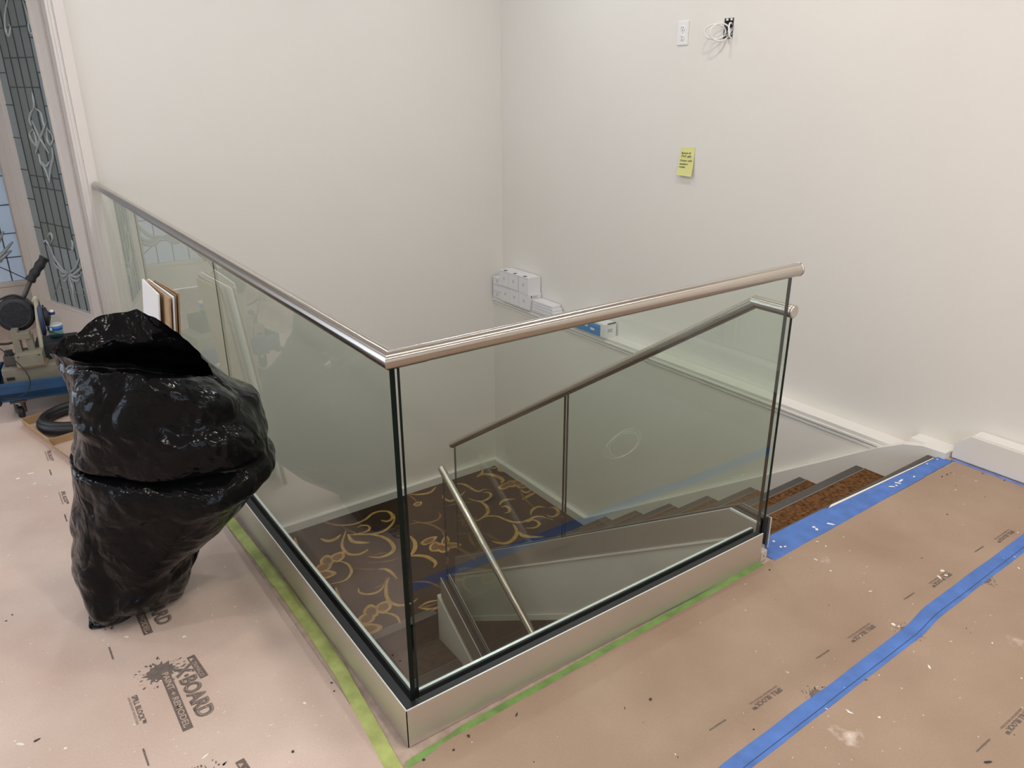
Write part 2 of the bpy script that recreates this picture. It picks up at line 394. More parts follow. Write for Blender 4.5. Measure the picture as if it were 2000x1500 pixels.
# wall with a hole for the junction box (y 1.555..1.62, z 1.785..1.885)
hy0, hy1, hz0, hz1 = 1.556, 1.618, 1.787, 1.886
for (a, b, c, d) in ((-4.2, hy0, -0.05, CEIL), (hy1, YB, -0.05, CEIL), (hy0, hy1, -0.05, hz0), (hy0, hy1, hz1, CEIL)):
    add_box(bm, XR, XR + 0.12, a, b, c, d)
add_box(bm, XL, XR + 0.12, 0.03, YB, ZF, -0.062)
struct(bm_obj('wall_right', bm, 'wall'), 'off-white wall with outlet, open wire box and yellow note')
struct(box('ceiling', -4.2, XR + 0.12, -4.2, 5.5, CEIL, CEIL + 0.1, 'ceiling'))
bm = bmesh.new()
for (a, b, c, d) in ((-4.2, -2.2, -0.1, CEIL), (1.0, XR + 0.12, -0.1, CEIL), (-2.2, 1.0, -0.1, 0.85), (-2.2, 1.0, 2.4, CEIL)): add_box(bm, a, b, -4.3, -4.2, c, d)
struct(bm_obj('wall_front', bm, 'wall'))
bm = bmesh.new()
for (a, b, c, d) in ((-2.2, 1.0, 0.85, 0.9), (-2.2, 1.0, 2.35, 2.4), (-2.2, -2.15, 0.85, 2.4), (0.95, 1.0, 0.85, 2.4), (-0.625, -0.575, 0.85, 2.4)): add_box(bm, a, b, -4.27, -4.22, c, d)
struct(bm_obj('window_front_added', bm, 'white'))  # unseen window, added to send cool daylight onto the back wall
bm = bmesh.new()
for (a, b, c, d) in ((-3.75, -1.95, 0.25, 0.31), (-3.75, -1.95, 2.29, 2.35), (-3.75, -3.69, 0.25, 2.35), (-2.01, -1.95, 0.25, 2.35), (-2.88, -2.82, 0.25, 2.35)): add_box(bm, a, b, YB + 0.03, YB + 0.08, c, d)
struct(bm_obj('window_3', bm, 'white'))
bm = bmesh.new()
wy0, wy1, wz0, wz1 = 1.5, 3.3, 0.75, 2.35
for (a, b, c, d) in ((-4.2, wy0, -0.1, CEIL), (wy1, YB + 0.12, -0.1, CEIL), (wy0, wy1, -0.1, wz0), (wy0, wy1, wz1, CEIL)):
    add_box(bm, -4.3, -4.2, a, b, c, d)
struct(bm_obj('wall_left', bm, 'wall'))
bm = bmesh.new()
for a, b, c, d in ((wy0, wy1, wz0, wz0 + 0.05), (wy0, wy1, wz1 - 0.05, wz1), (wy0, wy0 + 0.05, wz0, wz1), (wy1 - 0.05, wy1, wz0, wz1), (2.375, 2.425, wz0, wz1)):
    add_box(bm, -4.27, -4.22, a, b, c, d)
struct(bm_obj('window_1', bm, 'white'))
# stairwell lining below the floor
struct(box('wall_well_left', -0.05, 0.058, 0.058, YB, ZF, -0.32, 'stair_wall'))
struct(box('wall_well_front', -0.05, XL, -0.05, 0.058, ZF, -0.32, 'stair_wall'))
struct(box('floor_lower', -0.05, XR, -0.05, YB, ZF - 0.1, ZF, 'lower_floor'))

# landing with woven scrolls
land = struct(box('floor_landing', 0.058, XL, 2.19, YB, ZL - 0.16, ZL, 'carpet'), 'stair landing in dark carpet with gold scrolls')

def ribbon(bm, pts, w, mi=0, taper=True, lift=0.0012):
    P = spline(pts, 7); n = len(P); L = []; R = []
    for i, p in enumerate(P):
        d = P[min(i + 1, n - 1)] - P[max(i - 1, 0)]; d.normalize(); nn = Vector((-d.y, d.x))
        t = i / (n - 1); k = (math.sin(math.pi * min(1, max(0, t * 0.92 + 0.06))) ** 0.7) if taper else 1.0
        L.append(bm.verts.new((p.x + nn.x * w * k / 2, p.y + nn.y * w * k / 2, ZL + lift))); R.append(bm.verts.new((p.x - nn.x * w * k / 2, p.y - nn.y * w * k / 2, ZL + lift)))
    for i in range(n - 1):
        f = bm.faces.new((L[i], L[i + 1], R[i + 1], R[i])); f.material_index = mi
def lp(x, y):
    v = on_plane(2, ZL, x, y); return (v.x, v.y)
STROKES = [
 ([(862,1148),(840,1138),(820,1136),(806,1138)], .020, 1), ([(817,1187),(838,1190),(853,1187),(862,1178)], .024, 0), ([(817,1187),(832,1178),(846,1174),(863,1172)], .016, 0), ([(822,1186),(840,1183),(860,1175)], .022, 1),
 ([(801,1086),(816,1085),(832,1087),(844,1093),(851,1100),(847,1109)], .034, 0), ([(801,1047),(809,1057),(811,1068),(806,1080),(799,1085)], .032, 0),
 ([(796,1025),(820,1021),(842,1025),(858,1033),(865,1040),(868,1052)], .022, 1), ([(806,1017),(826,1021),(842,1020),(856,1014),(860,1006),(856,999)], .022, 1),
 ([(676,1036),(668,1062),(673,1076),(684,1083),(700,1083),(714,1077),(719,1072)], .026, 0), ([(679,1043),(688,1057),(706,1060),(722,1060)], .034, 0),
 ([(680,1045),(720,1044),(744,1048),(760,1056),(769,1068),(766,1078),(752,1086),(736,1089),(719,1087)], .030, 0), ([(728,1086),(742,1081),(756,1080)], .018, 1),
 ([(690,1043),(706,1041),(720,1036),(721,1029),(712,1026),(702,1028),(698,1032)], .020, 0), ([(700,1043),(728,1043),(748,1038),(762,1028),(770,1016),(770,1004)], .022, 0),
 ([(744,1017),(754,1019),(764,1015),(766,1008),(760,1001),(750,999)], .024, 0), ([(662,1096),(676,1100),(684,1108),(686,1119),(673,1134),(637,1143)], .020, 0),
 ([(752,1197),(766,1200),(777,1207),(783,1222)], .020, 0), ([(700,1149),(702,1157),(716,1161),(734,1158),(746,1150),(752,1138)], .020, 0), ([(732,1149),(744,1144),(752,1138),(755,1126)], .018, 1),
 ([(738,1112),(752,1112),(764,1118),(776,1131)], .026, 0), ([(760,1128),(755,1140),(754,1152),(755,1164),(762,1176),(776,1182),(788,1182),(804,1178),(816,1169)], .026, 0),
 ([(656,1148),(662,1170),(672,1186),(683,1200)], .030, 0), ([(626,1052),(640,1057),(655,1053),(666,1044)], .034, 0), ([(576,1050),(579,1066),(584,1080),(590,1090)], .028, 0),
 ([(626,1018),(659,1026),(691,1024),(713,1015),(727,1004),(742,999),(760,1000),(768,1009),(758,1017),(745,1016)], .022, 0), ([(584,1040),(586,1028),(600,1018),(630,1012)], .016, 1), ([(668,1028),(680,1036),(700,1043)], .026, 1),
 ([(931,932),(941,927),(957,927),(969,930),(979,935),(982,940),(978,944)], .045, 0), ([(933,930),(941,924),(944,916)], .022, 0), ([(954,910),(958,914),(967,914),(973,909)], .022, 0), ([(973,912),(975,919),(984,921),(994,924)], .028, 0),
 ([(888,947),(895,945),(905,946),(916,951),(925,957),(935,960),(946,956),(959,958)], .026, 0), ([(943,962),(953,962),(959,966),(955,973),(943,979),(927,978),(914,973)], .024, 0),
 ([(865,967),(867,973),(875,978),(884,978),(901,967),(909,959)], .026, 0), ([(932,979),(942,982),(950,989),(953,1000),(947,1008),(932,1018)], .028, 0),
 ([(976,987),(980,980),(991,976),(1007,975)], .028, 0), ([(979,991),(988,989),(995,994),(994,1000),(985,1003)], .026, 0),
 ([(1018,957),(1026,962),(1034,960),(1041,954)], .028, 0), ([(1020,976),(1034,968),(1046,962)], .030, 0), ([(1015,955),(1022,970),(1036,985),(1046,992)], .018, 1),
 ([(930,1018),(950,1009),(971,1009),(987,1015),(1002,1020),(1019,1020),(1032,1016),(1044,1010),(1056,1009),(1067,1012),(1082,1016)], .026, 0),
 ([(1026,1032),(1044,1031),(1053,1025),(1050,1019),(1040,1016),(1029,1021)], .024, 0), ([(1002,1024),(1008,1033),(1009,1043),(1002,1054),(990,1061),(974,1061),(960,1057)], .032, 0),
 ([(1014,1039),(1020,1046),(1035,1049),(1061,1049)], .038, 0), ([(1036,1006),(1040,996),(1052,990),(1066,992)], .022, 0), ([(1068,1006),(1077,1010),(1088,1006),(1090,998),(1082,992),(1070,992)], .026, 0),
 ([(915,1042),(920,1056),(930,1070)], .024, 1), ([(800,966),(820,966),(840,962),(852,951)], .026, 0), ([(796,966),(808,974),(816,985)], .020, 1), ([(690,1110),(710,1112),(740,1112)], .014, 1), ([(716,1100),(760,1096),(790,1086)], .014, 1),
 ([(889,975),(905,982),(925,980)], .014, 1), ([(870,990),(890,985),(900,992),(890,1003)], .018, 1), ([(700,985),(735,982),(772,968)], .018, 1)]
PETALS = [(837,1057,.055,.024,.2),(850,1069,.05,.03,1.0),(864,1071,.05,.03,1.5),(880,1066,.055,.026,-.5),(870,1058,.05,.02,.9),
 (659,1089,.05,.034,.6),(639,1096,.05,.034,1.2),(632,1109,.05,.034,.4),(634,1123,.055,.034,-.4),
 (749,1187,.05,.034,.6),(725,1195,.05,.034,1.2),(716,1209,.05,.034,.4),(721,1229,.055,.034,-.4),
 (986,950,.055,.026,.3),(998,946,.045,.03,.9),(1011,945,.045,.03,1.4),(1022,950,.045,.024,-.3), (816,985,.03,.02,.3)]
bm = bmesh.new()
for i, (pts, w, mi) in enumerate(STROKES): ribbon(bm, [lp(*q) for q in pts], w, mi, lift=0.0010 + 0.00003 * i)
sp = bm_obj('scroll_pattern', bm, ['scroll', 'scroll_dk'], land); sp['kind'] = 'stuff'
bm = bmesh.new()
for i, (x, y, a, b, r) in enumerate(PETALS):
    c = lp(x, y); lo = []
    for (s, mi, lf) in ((1.0, 0, 0.0030), (0.62, 1, 0.0036)):
        vs = []
        for k in range(18):
            t = 2 * math.pi * k / 18; px = 1.35 * a * s * math.cos(t) * (1 + 0.12 * math.cos(3 * t)); py = 1.5 * b * s * math.sin(t)
            vs.append(bm.verts.new((c[0] + px * math.cos(r) - py * math.sin(r), c[1] + px * math.sin(r) + py * math.cos(r), ZL + lf + i * 0.00003)))
        bm.faces.new(vs).material_index = mi
pp = bm_obj('flower_pattern', bm, ['scroll', 'scroll_dk'], land); pp['kind'] = 'stuff'

# ledge, skirt and base trims
bm = bmesh.new()
add_box(bm, XL - 0.006, XR, 0.2, YB, -0.062, -0.040, 0, 0.002)
tl = struct(bm_obj('trim_1', bm, 'white'), 'long flat ledge running along the right wall above the stairs')
box('bead', XL - 0.012, XL, 0.2, YB, -0.076, -0.062, 'white', tl, 0.003)
box('bead', XL - 0.007, XL, 0.2, YB, -0.098, -0.082, 'white', tl, 0.003)
def nose_z(y): return -SL * (y - Y0N)
SKT = 0.040

bm = bmesh.new()
pts = [(0.028, -0.03), (0.028, 0.030), (0.13, 0.026), (0.22, 0.000), (0.34, -0.068), (0.6, nose_z(0.6) + 0.062), (2.44, -1.498), (2.44, ZL), (2.25, ZL), (1.9, -1.40), (0.3, -0.32)]
add_prism(bm, pts, 0, XL - SKT, XL + 0.01)
tr = struct(bm_obj('trim_2', bm, 'white'), 'white sloping skirt board beside the upper stair flight')
box('end_block', XL + 0.011, XR, 0.029, 0.215, -0.045, 0.022, 'white', tr)
bm = bmesh.new(); add_box(bm, XL - SKT, XL, 2.44, YB, ZL, -1.498); struct(bm_obj('baseboard_right', bm, 'white'), 'low white baseboard of the landing on the right wall')
bm = bmesh.new(); add_box(bm, 0.058, XL - SKT, YB - SKT, YB, ZL, -1.498); struct(bm_obj('baseboard_back', bm, 'white'), 'low white baseboard of the landing on the back wall')
# boxed baseboard of the upper floor with a cut corner
bm = bmesh.new(); add_prism(bm, [(-4.2, 0), (-4.2, 0.134), (-0.05, 0.134), (0.018, 0.070), (0.018, 0)], 0, 2.768, XR)
bmesh.ops.bevel(bm, geom=[e for e in bm.edges if e.calc_length() > 3], offset=0.006, segments=2, affect='EDGES')
struct(bm_obj('baseboard_upper', bm, 'white'), 'tall off-white baseboard with a cut corner beside the stair head')

# ------------------------------------------------------------------ stairs
def flight(name, label, x0, x1, ystart, zstart, n, sgn, carpets, nose_w=0.045, first=None):
    t = thing(name, label, 'stairs', ((x0 + x1) / 2, ystart, zstart - n * RISE))
    for k in range(n + 1):
        yk = ystart + sgn * RUN * k; zk = zstart - RISE * k
        if k == 0 and first is not None: yk, zk = first, -0.0055
        # nosing strip of tread k at yk
        ya, yb = sorted((yk, yk - sgn * nose_w)); bm = bmesh.new(); add_box(bm, x0, x1, ya, yb, zk - 0.030, zk + 0.002, 0, 0.008); bm_obj('nosing', bm, 'nosing', t)
        ya, yb = sorted((yk - sgn * nose_w, yk - sgn * (nose_w + 0.007))); box('nosing_edge', x0, x1, ya, yb, zk - 0.02, zk + 0.003, 'nosing_line', t)
        if k > 0:
            ya, yb = sorted(((yk - sgn * RUN - sgn * 0.03) if not (k == 1 and first is not None) else first - 0.03, yk - sgn * (nose_w + 0.007))); box('tread', x0, x1, ya, yb, zk - 0.03, zk + 0.001, carpets[0] if k < 99 else carpets[1], t)
        if k < n:
            ya, yb = sorted((yk - sgn * 0.012, yk - sgn * 0.03)); box('riser', x0, x1, ya, yb, zk - RISE, zk - 0.028, carpets[1], t)
    return t
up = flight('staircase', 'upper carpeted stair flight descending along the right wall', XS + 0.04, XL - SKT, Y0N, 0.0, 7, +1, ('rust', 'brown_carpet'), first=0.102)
box('riser', XS + 0.04, XL - SKT, Y0N + 7 * RUN - 0.03, Y0N + 7 * RUN - 0.012, ZL, ZL + RISE - 0.028, 'brown_carpet', up)
lo = flight('staircase', 'lower dark carpeted stair flight under the near glass corner', 0.062, 1.296, 2.19, ZL, 6, -1, ('brown_carpet', 'brown_carpet'), 0.055)
box('riser', 0.062, 1.296, 2.19 - 6 * RUN + 0.012, 2.19 - 6 * RUN + 0.03, ZF, ZF + RISE - 0.028, 'brown_carpet', lo)

# upper flight stringer wall on the well side, with closed soffit
def line_z(y, y0, z0): return z0 - SL * (y - y0)
SX = XS - 0.032   # well-side face of the stair shoe
bm = bmesh.new()
y1e = 2.19
top = [(0.10, 0.0), (0.155, 0.008), (y1e, line_z(y1e, 0.155, 0.008))]
bot = [(y1e, line_z(y1e, 1.107, -0.965)), (0.10, line_z(0.10, 1.107, -0.965))]
add_prism(bm, top + bot, 0, SX - 0.004, SX + 0.06)
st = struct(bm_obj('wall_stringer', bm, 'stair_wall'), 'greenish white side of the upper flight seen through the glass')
bm = bmesh.new(); z0 = line_z(y1e, 1.107, -0.965); z1 = line_z(0.10, 1.107, -0.965)
add_prism(bm, [(y1e + 0.0, z0 + 0.03), (y1e, z0 - 0.005), (0.10, z1 - 0.005), (0.10, z1 + 0.03)], 0, SX - 0.014, SX - 0.002); bm_obj('bottom_trim', bm, 'white', st)
bm = bmesh.new()
add_prism(bm, [(0.155, 0.004), (0.155, 0.012), (y1e, line_z(y1e, 0.155, 0.012)), (y1e, line_z(y1e, 0.155, 0.004))], 0, SX - 0.010, SX + 0.002); bm_obj('top_trim', bm, 'white', st)
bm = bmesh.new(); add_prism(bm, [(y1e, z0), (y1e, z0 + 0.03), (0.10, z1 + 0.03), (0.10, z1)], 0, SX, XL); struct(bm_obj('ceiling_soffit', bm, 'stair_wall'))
# lower flight white skirt on the well side
bm = bmesh.new()
add_prism(bm, [(2.19, -1.42), (2.19, -1.78), (0.35, ZF), (0.2, ZF), (0.2, -1.42 - SL * 1.99)], 0, 1.300, 1.36)
struct(bm_obj('wall_lower_stringer', bm, 'wall'), 'white side skirt of the lower stair flight')

# ------------------------------------------------------------------ L-shaped glass guard
RAIL = 0.0212; HA = 1.042; GX0, GX1 = 0.0285, 0.0415; GC = 0.035
def pane(name, pts, ax, a, b, parent, dark=None):
    """glass slab: prism with edge faces in dark edge material"""
    bm = bmesh.new(); fs = add_prism(bm, pts, ax, a, b, 0)
    for i, f in enumerate(fs[2:]): f.material_index = 1 if dark is None or i in dark else 0
    return bm_obj(name, bm, ['glass', 'edge'], parent)
gd = thing('glass_guard_railing', 'L-shaped frameless glass railing with brushed steel top rail around the stairwell', 'railing', (0.035, 0.035, 0.0))
XE = 1.402
prism('cladding_panel', [(0.0, 0.0), (XE, 0.0), (XE, HB), (0.0, HB)], 1, 0.0, 0.0022, 'clad', gd)
prism('cladding_panel', [(0.0, 0.0), (YB, 0.0), (YB, HB), (0.0, HB)], 0, 0.0, 0.0022, 'clad', gd)
# bright top lips of the plates
box('plate_lip', 0.002, XE, 0.0, 0.0030, HB, HB + 0.0016, 'plate_edge', gd)
box('plate_lip', 0.0, 0.0030, 0.0, YB, HB, HB + 0.0016, 'plate_edge', gd)
# inner plates
box('inner_plate', 0.060, XE, 0.0465, 0.0545, -0.30, HB, 'plate_edge', gd)
box('inner_plate', 0.0465, 0.0545, 0.060, YB, -0.30, HB, 'plate_edge', gd)
# black wet-glazing gaskets
prism('gasket', [(0.0022, 0.0022), (XE, 0.0022), (XE, GX0), (GX0, GX0)], 2, 0.02, HB - 0.004, 'gasket', gd)
prism('gasket', [(0.0022, 0.0022), (0.0022, YB), (GX0, YB), (GX0, GX0)], 2, 0.02, HB - 0.004, 'gasket', gd)
box('gasket', 0.06, XE, GX1, 0.0465, 0.02, HB - 0.002, 'gasket', gd)
box('gasket', GX1, 0.0465, 0.06, YB, 0.02, HB - 0.002, 'gasket', gd)
ZT = HA - RAIL + 0.004
def vp(y0, y1): return [(y0, 0.03), (y1, 0.03), (y1, ZT), (y0, ZT)]
J = [GX0 - 0.001, 1.345, 2.62, YB - 0.012]
for k in range(3):
    pane('glass_pane', vp(J[k] + (0.0 if k == 0 else 0.003), J[k + 1] - 0.003), 0, GX0, GX1, gd, (0, 2, 3) if k == 0 else (0, 2))
    if k: box('joint_seal', GX0 + 0.0005, GX0 + 0.0025, J[k] - 0.003, J[k] + 0.003, 0.03, ZT, 'gasket', gd)
pane('glass_pane', [(GX1 + 0.012, 0.03), (1.416, 0.03), (1.416, ZT), (GX1 + 0.012, ZT)], 1, GX0, GX1, gd)
# rails
def rail_run(name, path, parent):
    a, b = Vector(path[0]), Vector(path[-1])
    if len(path) > 2: return tube(name, path, RAIL, 'steel', parent, 28)
    bm = bmesh.new(); add_tube(bm, [(0, 0, 0), (0, 0, (b - a).length)], RAIL, 40); o = bm_obj(name, bm, 'rail', parent)
    o.location = a; o.rotation_mode = 'QUATERNION'; o.rotation_quaternion = Vector((0, 0, 1)).rotation_difference((b - a).normalized())
    return o
rail_run('top_rail', [(GC + 0.082, GC, HA), (1.447, GC, HA)], gd)
rail_run('top_rail', [(GC, GC + 0.082, HA), (GC, YB, HA)], gd)
def mitre_half(d, side):
    """half of the mitred corner: runs from the corner along d, cut on the 45 degree plane"""
    q = Vector((0, 0, 1)).rotation_difference(d); R = RAIL + 0.0007; bm = bmesh.new(); r0, r1 = [], []
    for k in range(40):
        t = 2 * math.pi * k / 40; loc = Vector((R * math.cos(t), R * math.sin(t), 0)); off = (q @ loc).dot(side)
        r0.append(bm.verts.new((loc.x, loc.y, off))); r1.append(bm.verts.new((loc.x, loc.y, 0.084)))
    for k in range(40): bm.faces.new((r0[k], r0[(k + 1) % 40], r1[(k + 1) % 40], r1[k])).smooth = True
    o = bm_obj('corner_elbow', bm, 'rail', gd); o.location = (GC, GC, HA); o.rotation_mode = 'QUATERNION'; o.rotation_quaternion = q
mitre_half(Vector((1, 0, 0)), Vector((0, 1, 0))); mitre_half(Vector((0, 1, 0)), Vector((1, 0, 0)))
lathe('end_cap', [(RAIL - 0.004, -0.002), (RAIL + 0.0008, 0.0), (RAIL + 0.0008, 0.006), (RAIL - 0.002, 0.009)], (1.447, GC, HA), 'steel', gd, 28, Vector((1, 0, 0)))
lathe('wall_flange', [(RAIL + 0.003, -0.006), (RAIL + 0.003, 0.0)], (GC, YB, HA), 'steel', gd, 28, Vector((0, 1, 0)))

# ------------------------------------------------------------------ stair guards
sg = thing('stair_railing', 'sloping glass railing with brushed steel handrail along the upper stair flight', 'railing', (XS, 1.1, ZL))
ZS0, YS0, YS1 = HB + 0.006, 0.175, 2.185     # shoe top, break and end
def stop(y): return ZS0 if y <= YS0 else ZS0 - SL * (y - YS0)
def plate_poly(h, ya=0.045):
    return [(ya, ZS0), (YS0, ZS0), (YS1, stop(YS1)), (YS1, stop(YS1) - h), (YS0, ZS0 - h), (ya, ZS0 - h)]
prism('cladding_panel', [(YS0, ZS0), (YS1, stop(YS1)), (YS1, stop(YS1) - 0.145), (YS0, ZS0 - 0.145)], 0, SX, SX + 0.002, 'clad', sg)
prism('cladding_panel', [(0.045, ZS0), (YS0, ZS0), (YS0, ZS0 - 0.145), (0.045, ZS0 - 0.145)], 0, SX, SX + 0.002, 'clad', sg)
prism('plate_lip', [(0.045, ZS0 - 0.006), (0.045, ZS0 + 0.0015), (YS0, ZS0 + 0.0015), (YS0, ZS0 - 0.006)], 0, SX - 0.001, SX + 0.005, 'plate_edge', sg)
prism('plate_lip', [(YS0, ZS0 - 0.002), (YS0, ZS0 + 0.0015), (YS1, stop(YS1) + 0.0015), (YS1, stop(YS1) - 0.002)], 0, SX - 0.0005, SX + 0.0025, 'plate_edge', sg)
prism('cladding_panel', plate_poly(0.16), 0, SX + 0.066, SX + 0.0685, 'clad', sg)
prism('plate_lip', [(0.043, 0.0), (0.043, ZS0 + 0.001), (0.047, ZS0 + 0.001), (0.047, 0.0)], 0, SX + 0.0655, SX + 0.069, 'plate_edge', sg)
prism('gasket', plate_poly(0.12, 0.055)[0:6], 0, SX + 0.003, XS - 0.0065, 'gasket', sg)
prism('gasket', plate_poly(0.12, 0.055)[0:6], 0, XS + 0.0065, SX + 0.066, 'gasket', sg)
box('bracket', 1.4045, 1.438, -0.0015, 0.02, 0.0, 0.040, 'bracket', sg, 0.003)
lathe('screw', [(0.0022, 0), (0.0022, 0.001)], (1.418, -0.0015, 0.022), 'slot', sg, 10, Vector((0, -1, 0)))
box('bracket', XS - 0.058, XS - 0.018, 0.02, 0.055, -0.02, 0.044, 'clad', sg)
# handrail axis: level, then parallel to the stairs
HY0, HZ0 = 0.190, 0.900; HY1 = 2.225
def hz(y): return HZ0 if y <= HY0 else HZ0 - SL * (y - HY0)
def gtop(y): return hz(y) - RAIL * 0.6
pane('glass_pane', [(0.048, 0.02), (0.048, gtop(0.048)), (HY0, gtop(HY0)), (1.158, gtop(1.158)), (1.158, stop(1.158) - 0.06), (YS0, ZS0 - 0.06)], 0, XS - 0.0065, XS + 0.0065, sg)
pane('glass_pane', [(1.178, stop(1.178) - 0.06), (1.178, gtop(1.178)), (2.195, gtop(2.195)), (2.195, stop(2.195) - 0.06)], 0, XS - 0.0065, XS + 0.0065, sg)
rail_run('handrail', [(XS, HY0, HZ0), (XS, HY1, hz(HY1))], sg)
rail_run('handrail', [(XS, 0.040, HZ0), (XS, HY0 + 0.008, HZ0)], sg)
lathe('end_cap', [(RAIL + 0.0008, -0.006), (RAIL + 0.0008, 0.0), (RAIL - 0.003, 0.004)], (XS, 0.042, HZ0), 'steel', sg, 28, Vector((0, -1, 0)))
lathe('end_cap', [(RAIL, -0.002), (RAIL * 0.8, 0.008), (RAIL * 0.3, 0.012)], (XS, HY1, hz(HY1)), 'steel', sg, 24, Vector((0, 1, -SL)).normalized())
# faint pale rings laid on the right guard pane
bm = bmesh.new(); sc_ = on_plane(1, GX1 + 0.0004, 1216, 868)
for (dx, dz, a, b) in ((0, 0, 0.062, 0.038), (0.010, 0.003, 0.060, 0.040), (-0.006, -0.003, 0.066, 0.036)):
    add_tube(bm, [(sc_.x + dx + a * math.cos(t * math.pi / 20), sc_.y, sc_.z + dz + b * math.sin(t * math.pi / 20)) for t in range(40)], 0.0009, 5, closed=True)
def faint(name, col, al):
    m = bpy.data.materials.new(name); m.use_nodes = True; n = m.node_tree.nodes; l = m.node_tree.links
    b = n['Principled BSDF']; b.inputs['Base Color'].default_value = (*col, 1); b.inputs['Roughness'].default_value = 0.7; b.inputs['Alpha'].default_value = al
    return m
M['pale_ring'] = faint('faint_pale_ring', (0.8, 0.8, 0.78), 0.10)
bm_obj('ring_mark', bm, 'pale_ring', gd)

lg = thing('stair_railing', 'lower glass railing with steel handrail diving below the near glass pane', 'railing', (XW, 1.5, ZL - 0.4))
LY = 2.135
def ltop(y): return -1.258 + 0.648 * (y - LY)
yb_ = 0.35
prism('cladding_panel', [(LY, ltop(LY)), (yb_, ltop(yb_)), (yb_, ltop(yb_) - 0.16), (LY, ltop(LY) - 0.145)], 0, XW - 0.032, XW - 0.0295, 'clad', lg)
prism('cladding_panel', [(LY, ltop(LY)), (yb_, ltop(yb_)), (yb_, ltop(yb_) - 0.16), (LY, ltop(LY) - 0.145)], 0, XW + 0.0295, XW + 0.032, 'clad', lg)
for xx in (XW - 0.0325, XW + 0.0285):
    prism('plate_lip', [(LY, ltop(LY) - 0.003), (LY, ltop(LY) + 0.0015), (yb_, ltop(yb_) + 0.0015), (yb_, ltop(yb_) - 0.003)], 0, xx, xx + 0.004, 'plate_edge', lg)
for x0_, x1_ in ((XW - 0.0295, XW - 0.006), (XW + 0.006, XW + 0.0295)):
    prism('gasket', [(LY - 0.004, ltop(LY) - 0.006), (yb_, ltop(yb_) - 0.006), (yb_, ltop(yb_) - 0.12), (LY - 0.004, ltop(LY) - 0.12)], 0, x0_, x1_, 'gasket', lg)
LHY, LHZ = 2.125, -0.505
def lhz(y): return LHZ + 0.668 * (y - LHY)
pane('glass_pane', [(2.105, ltop(2.105) - 0.06), (2.105, lhz(2.105) - 0.01), (1.20, lhz(1.20) - 0.01), (1.20, ltop(1.20) - 0.06)], 0, XW - 0.006, XW + 0.006, lg)
pane('glass_pane', [(1.18, ltop(1.18) - 0.06), (1.18, lhz(1.18) - 0.01), (yb_, lhz(yb_) - 0.01), (yb_, ltop(yb_) - 0.06)], 0, XW - 0.006, XW + 0.006, lg)
rail_run('handrail', [(XW, LHY, LHZ), (XW, yb_, lhz(yb_))], lg)
lathe('end_cap', [(RAIL, -0.002), (RAIL * 0.8, 0.006), (RAIL * 0.3, 0.008)], (XW, LHY, LHZ), 'steel', lg, 24, Vector((0, 1, 0.668)).normalized())

# ------------------------------------------------------------------ floor protection boards, tapes, prints
def sheet(name, label, poly, mat):
    bm = bmesh.new(); add_prism(bm, poly, 2, -0.003, 0.0)
    return tag(bm_obj(name, bm, mat), label, 'floor covering', 'floor protection boards')
def edge_pts(x0, y0, x1, y1, n, amp, seed):
    rnd = random.Random(seed); out = []
    for i in range(n + 1):
        t = i / n; out.append((x0 + (x1 - x0) * t + rnd.uniform(-amp, amp), y0 + (y1 - y0) * t + rnd.uniform(-amp, amp)))
    return out
SEAM = -0.530
bL = sheet('floor_protection_board', 'pinkish brown floor protection board left of the glass railing, under the trash bag', [(-3.2, -4.0)] + [(-0.06, -4.0), (-0.06, 3.6), (-3.2, 3.6)], 'boardL')
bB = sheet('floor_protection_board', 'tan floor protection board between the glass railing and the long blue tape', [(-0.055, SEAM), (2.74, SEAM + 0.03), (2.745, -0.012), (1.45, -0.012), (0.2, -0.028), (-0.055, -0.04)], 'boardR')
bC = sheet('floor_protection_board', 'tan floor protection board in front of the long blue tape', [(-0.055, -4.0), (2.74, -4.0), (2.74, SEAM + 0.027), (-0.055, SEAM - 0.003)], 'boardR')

def tape(name, label, L, R, mat, z=0.0006):
    """strip between two edge polylines lying on the floor"""
    bm = bmesh.new(); n = len(L)
    a = [[bm.verts.new((p[0], p[1], zz)) for p in L] for zz in (0.0, z)]; b = [[bm.verts.new((p[0], p[1], zz)) for p in R] for zz in (0.0, z)]
    for i in range(n - 1):
        bm.faces.new((a[1][i], a[1][i + 1], b[1][i + 1], b[1][i])); bm.faces.new((a[0][i], b[0][i], b[0][i + 1], a[0][i + 1]))
        bm.faces.new((a[0][i], a[0][i + 1], a[1][i + 1], a[1][i])); bm.faces.new((b[0][i], b[1][i], b[1][i + 1], b[0][i + 1]))
    for i in (0, n - 1): bm.faces.new((a[0][i], a[1][i], b[1][i], b[0][i]))
    return tag(bm_obj(name, bm, mat), label, 'tape')
def strip(x0, x1, n, f0, f1):
    xs = [x0 + (x1 - x0) * i / n for i in range(n + 1)]
    return [(x, f0(x)) for x in xs], [(x, f1(x)) for x in xs]
sst = lambda x: (lambda t: t * t * (3 - 2 * t))(min(1, max(0, (x - 1.48) / 0.16)))
nz = lambda a, s: noise.noise(Vector((a * s, 3.1, 0)))
L, R = strip(0.3, 2.74, 60, lambda x: -0.500 + 0.018 * (x - 0.6) + (-0.004 + 0.014 * sst(x)) + 0.004 * nz(x, 5), lambda x: -0.553 + 0.018 * (x - 0.6) + (-0.002 + 0.010 * sst(x)) + 0.003 * nz(x + 9, 5))
tp = tape('masking_tape', 'long blue tape strip crossing the tan boards toward lower right', L, R, 'bluetape', 0.0007)
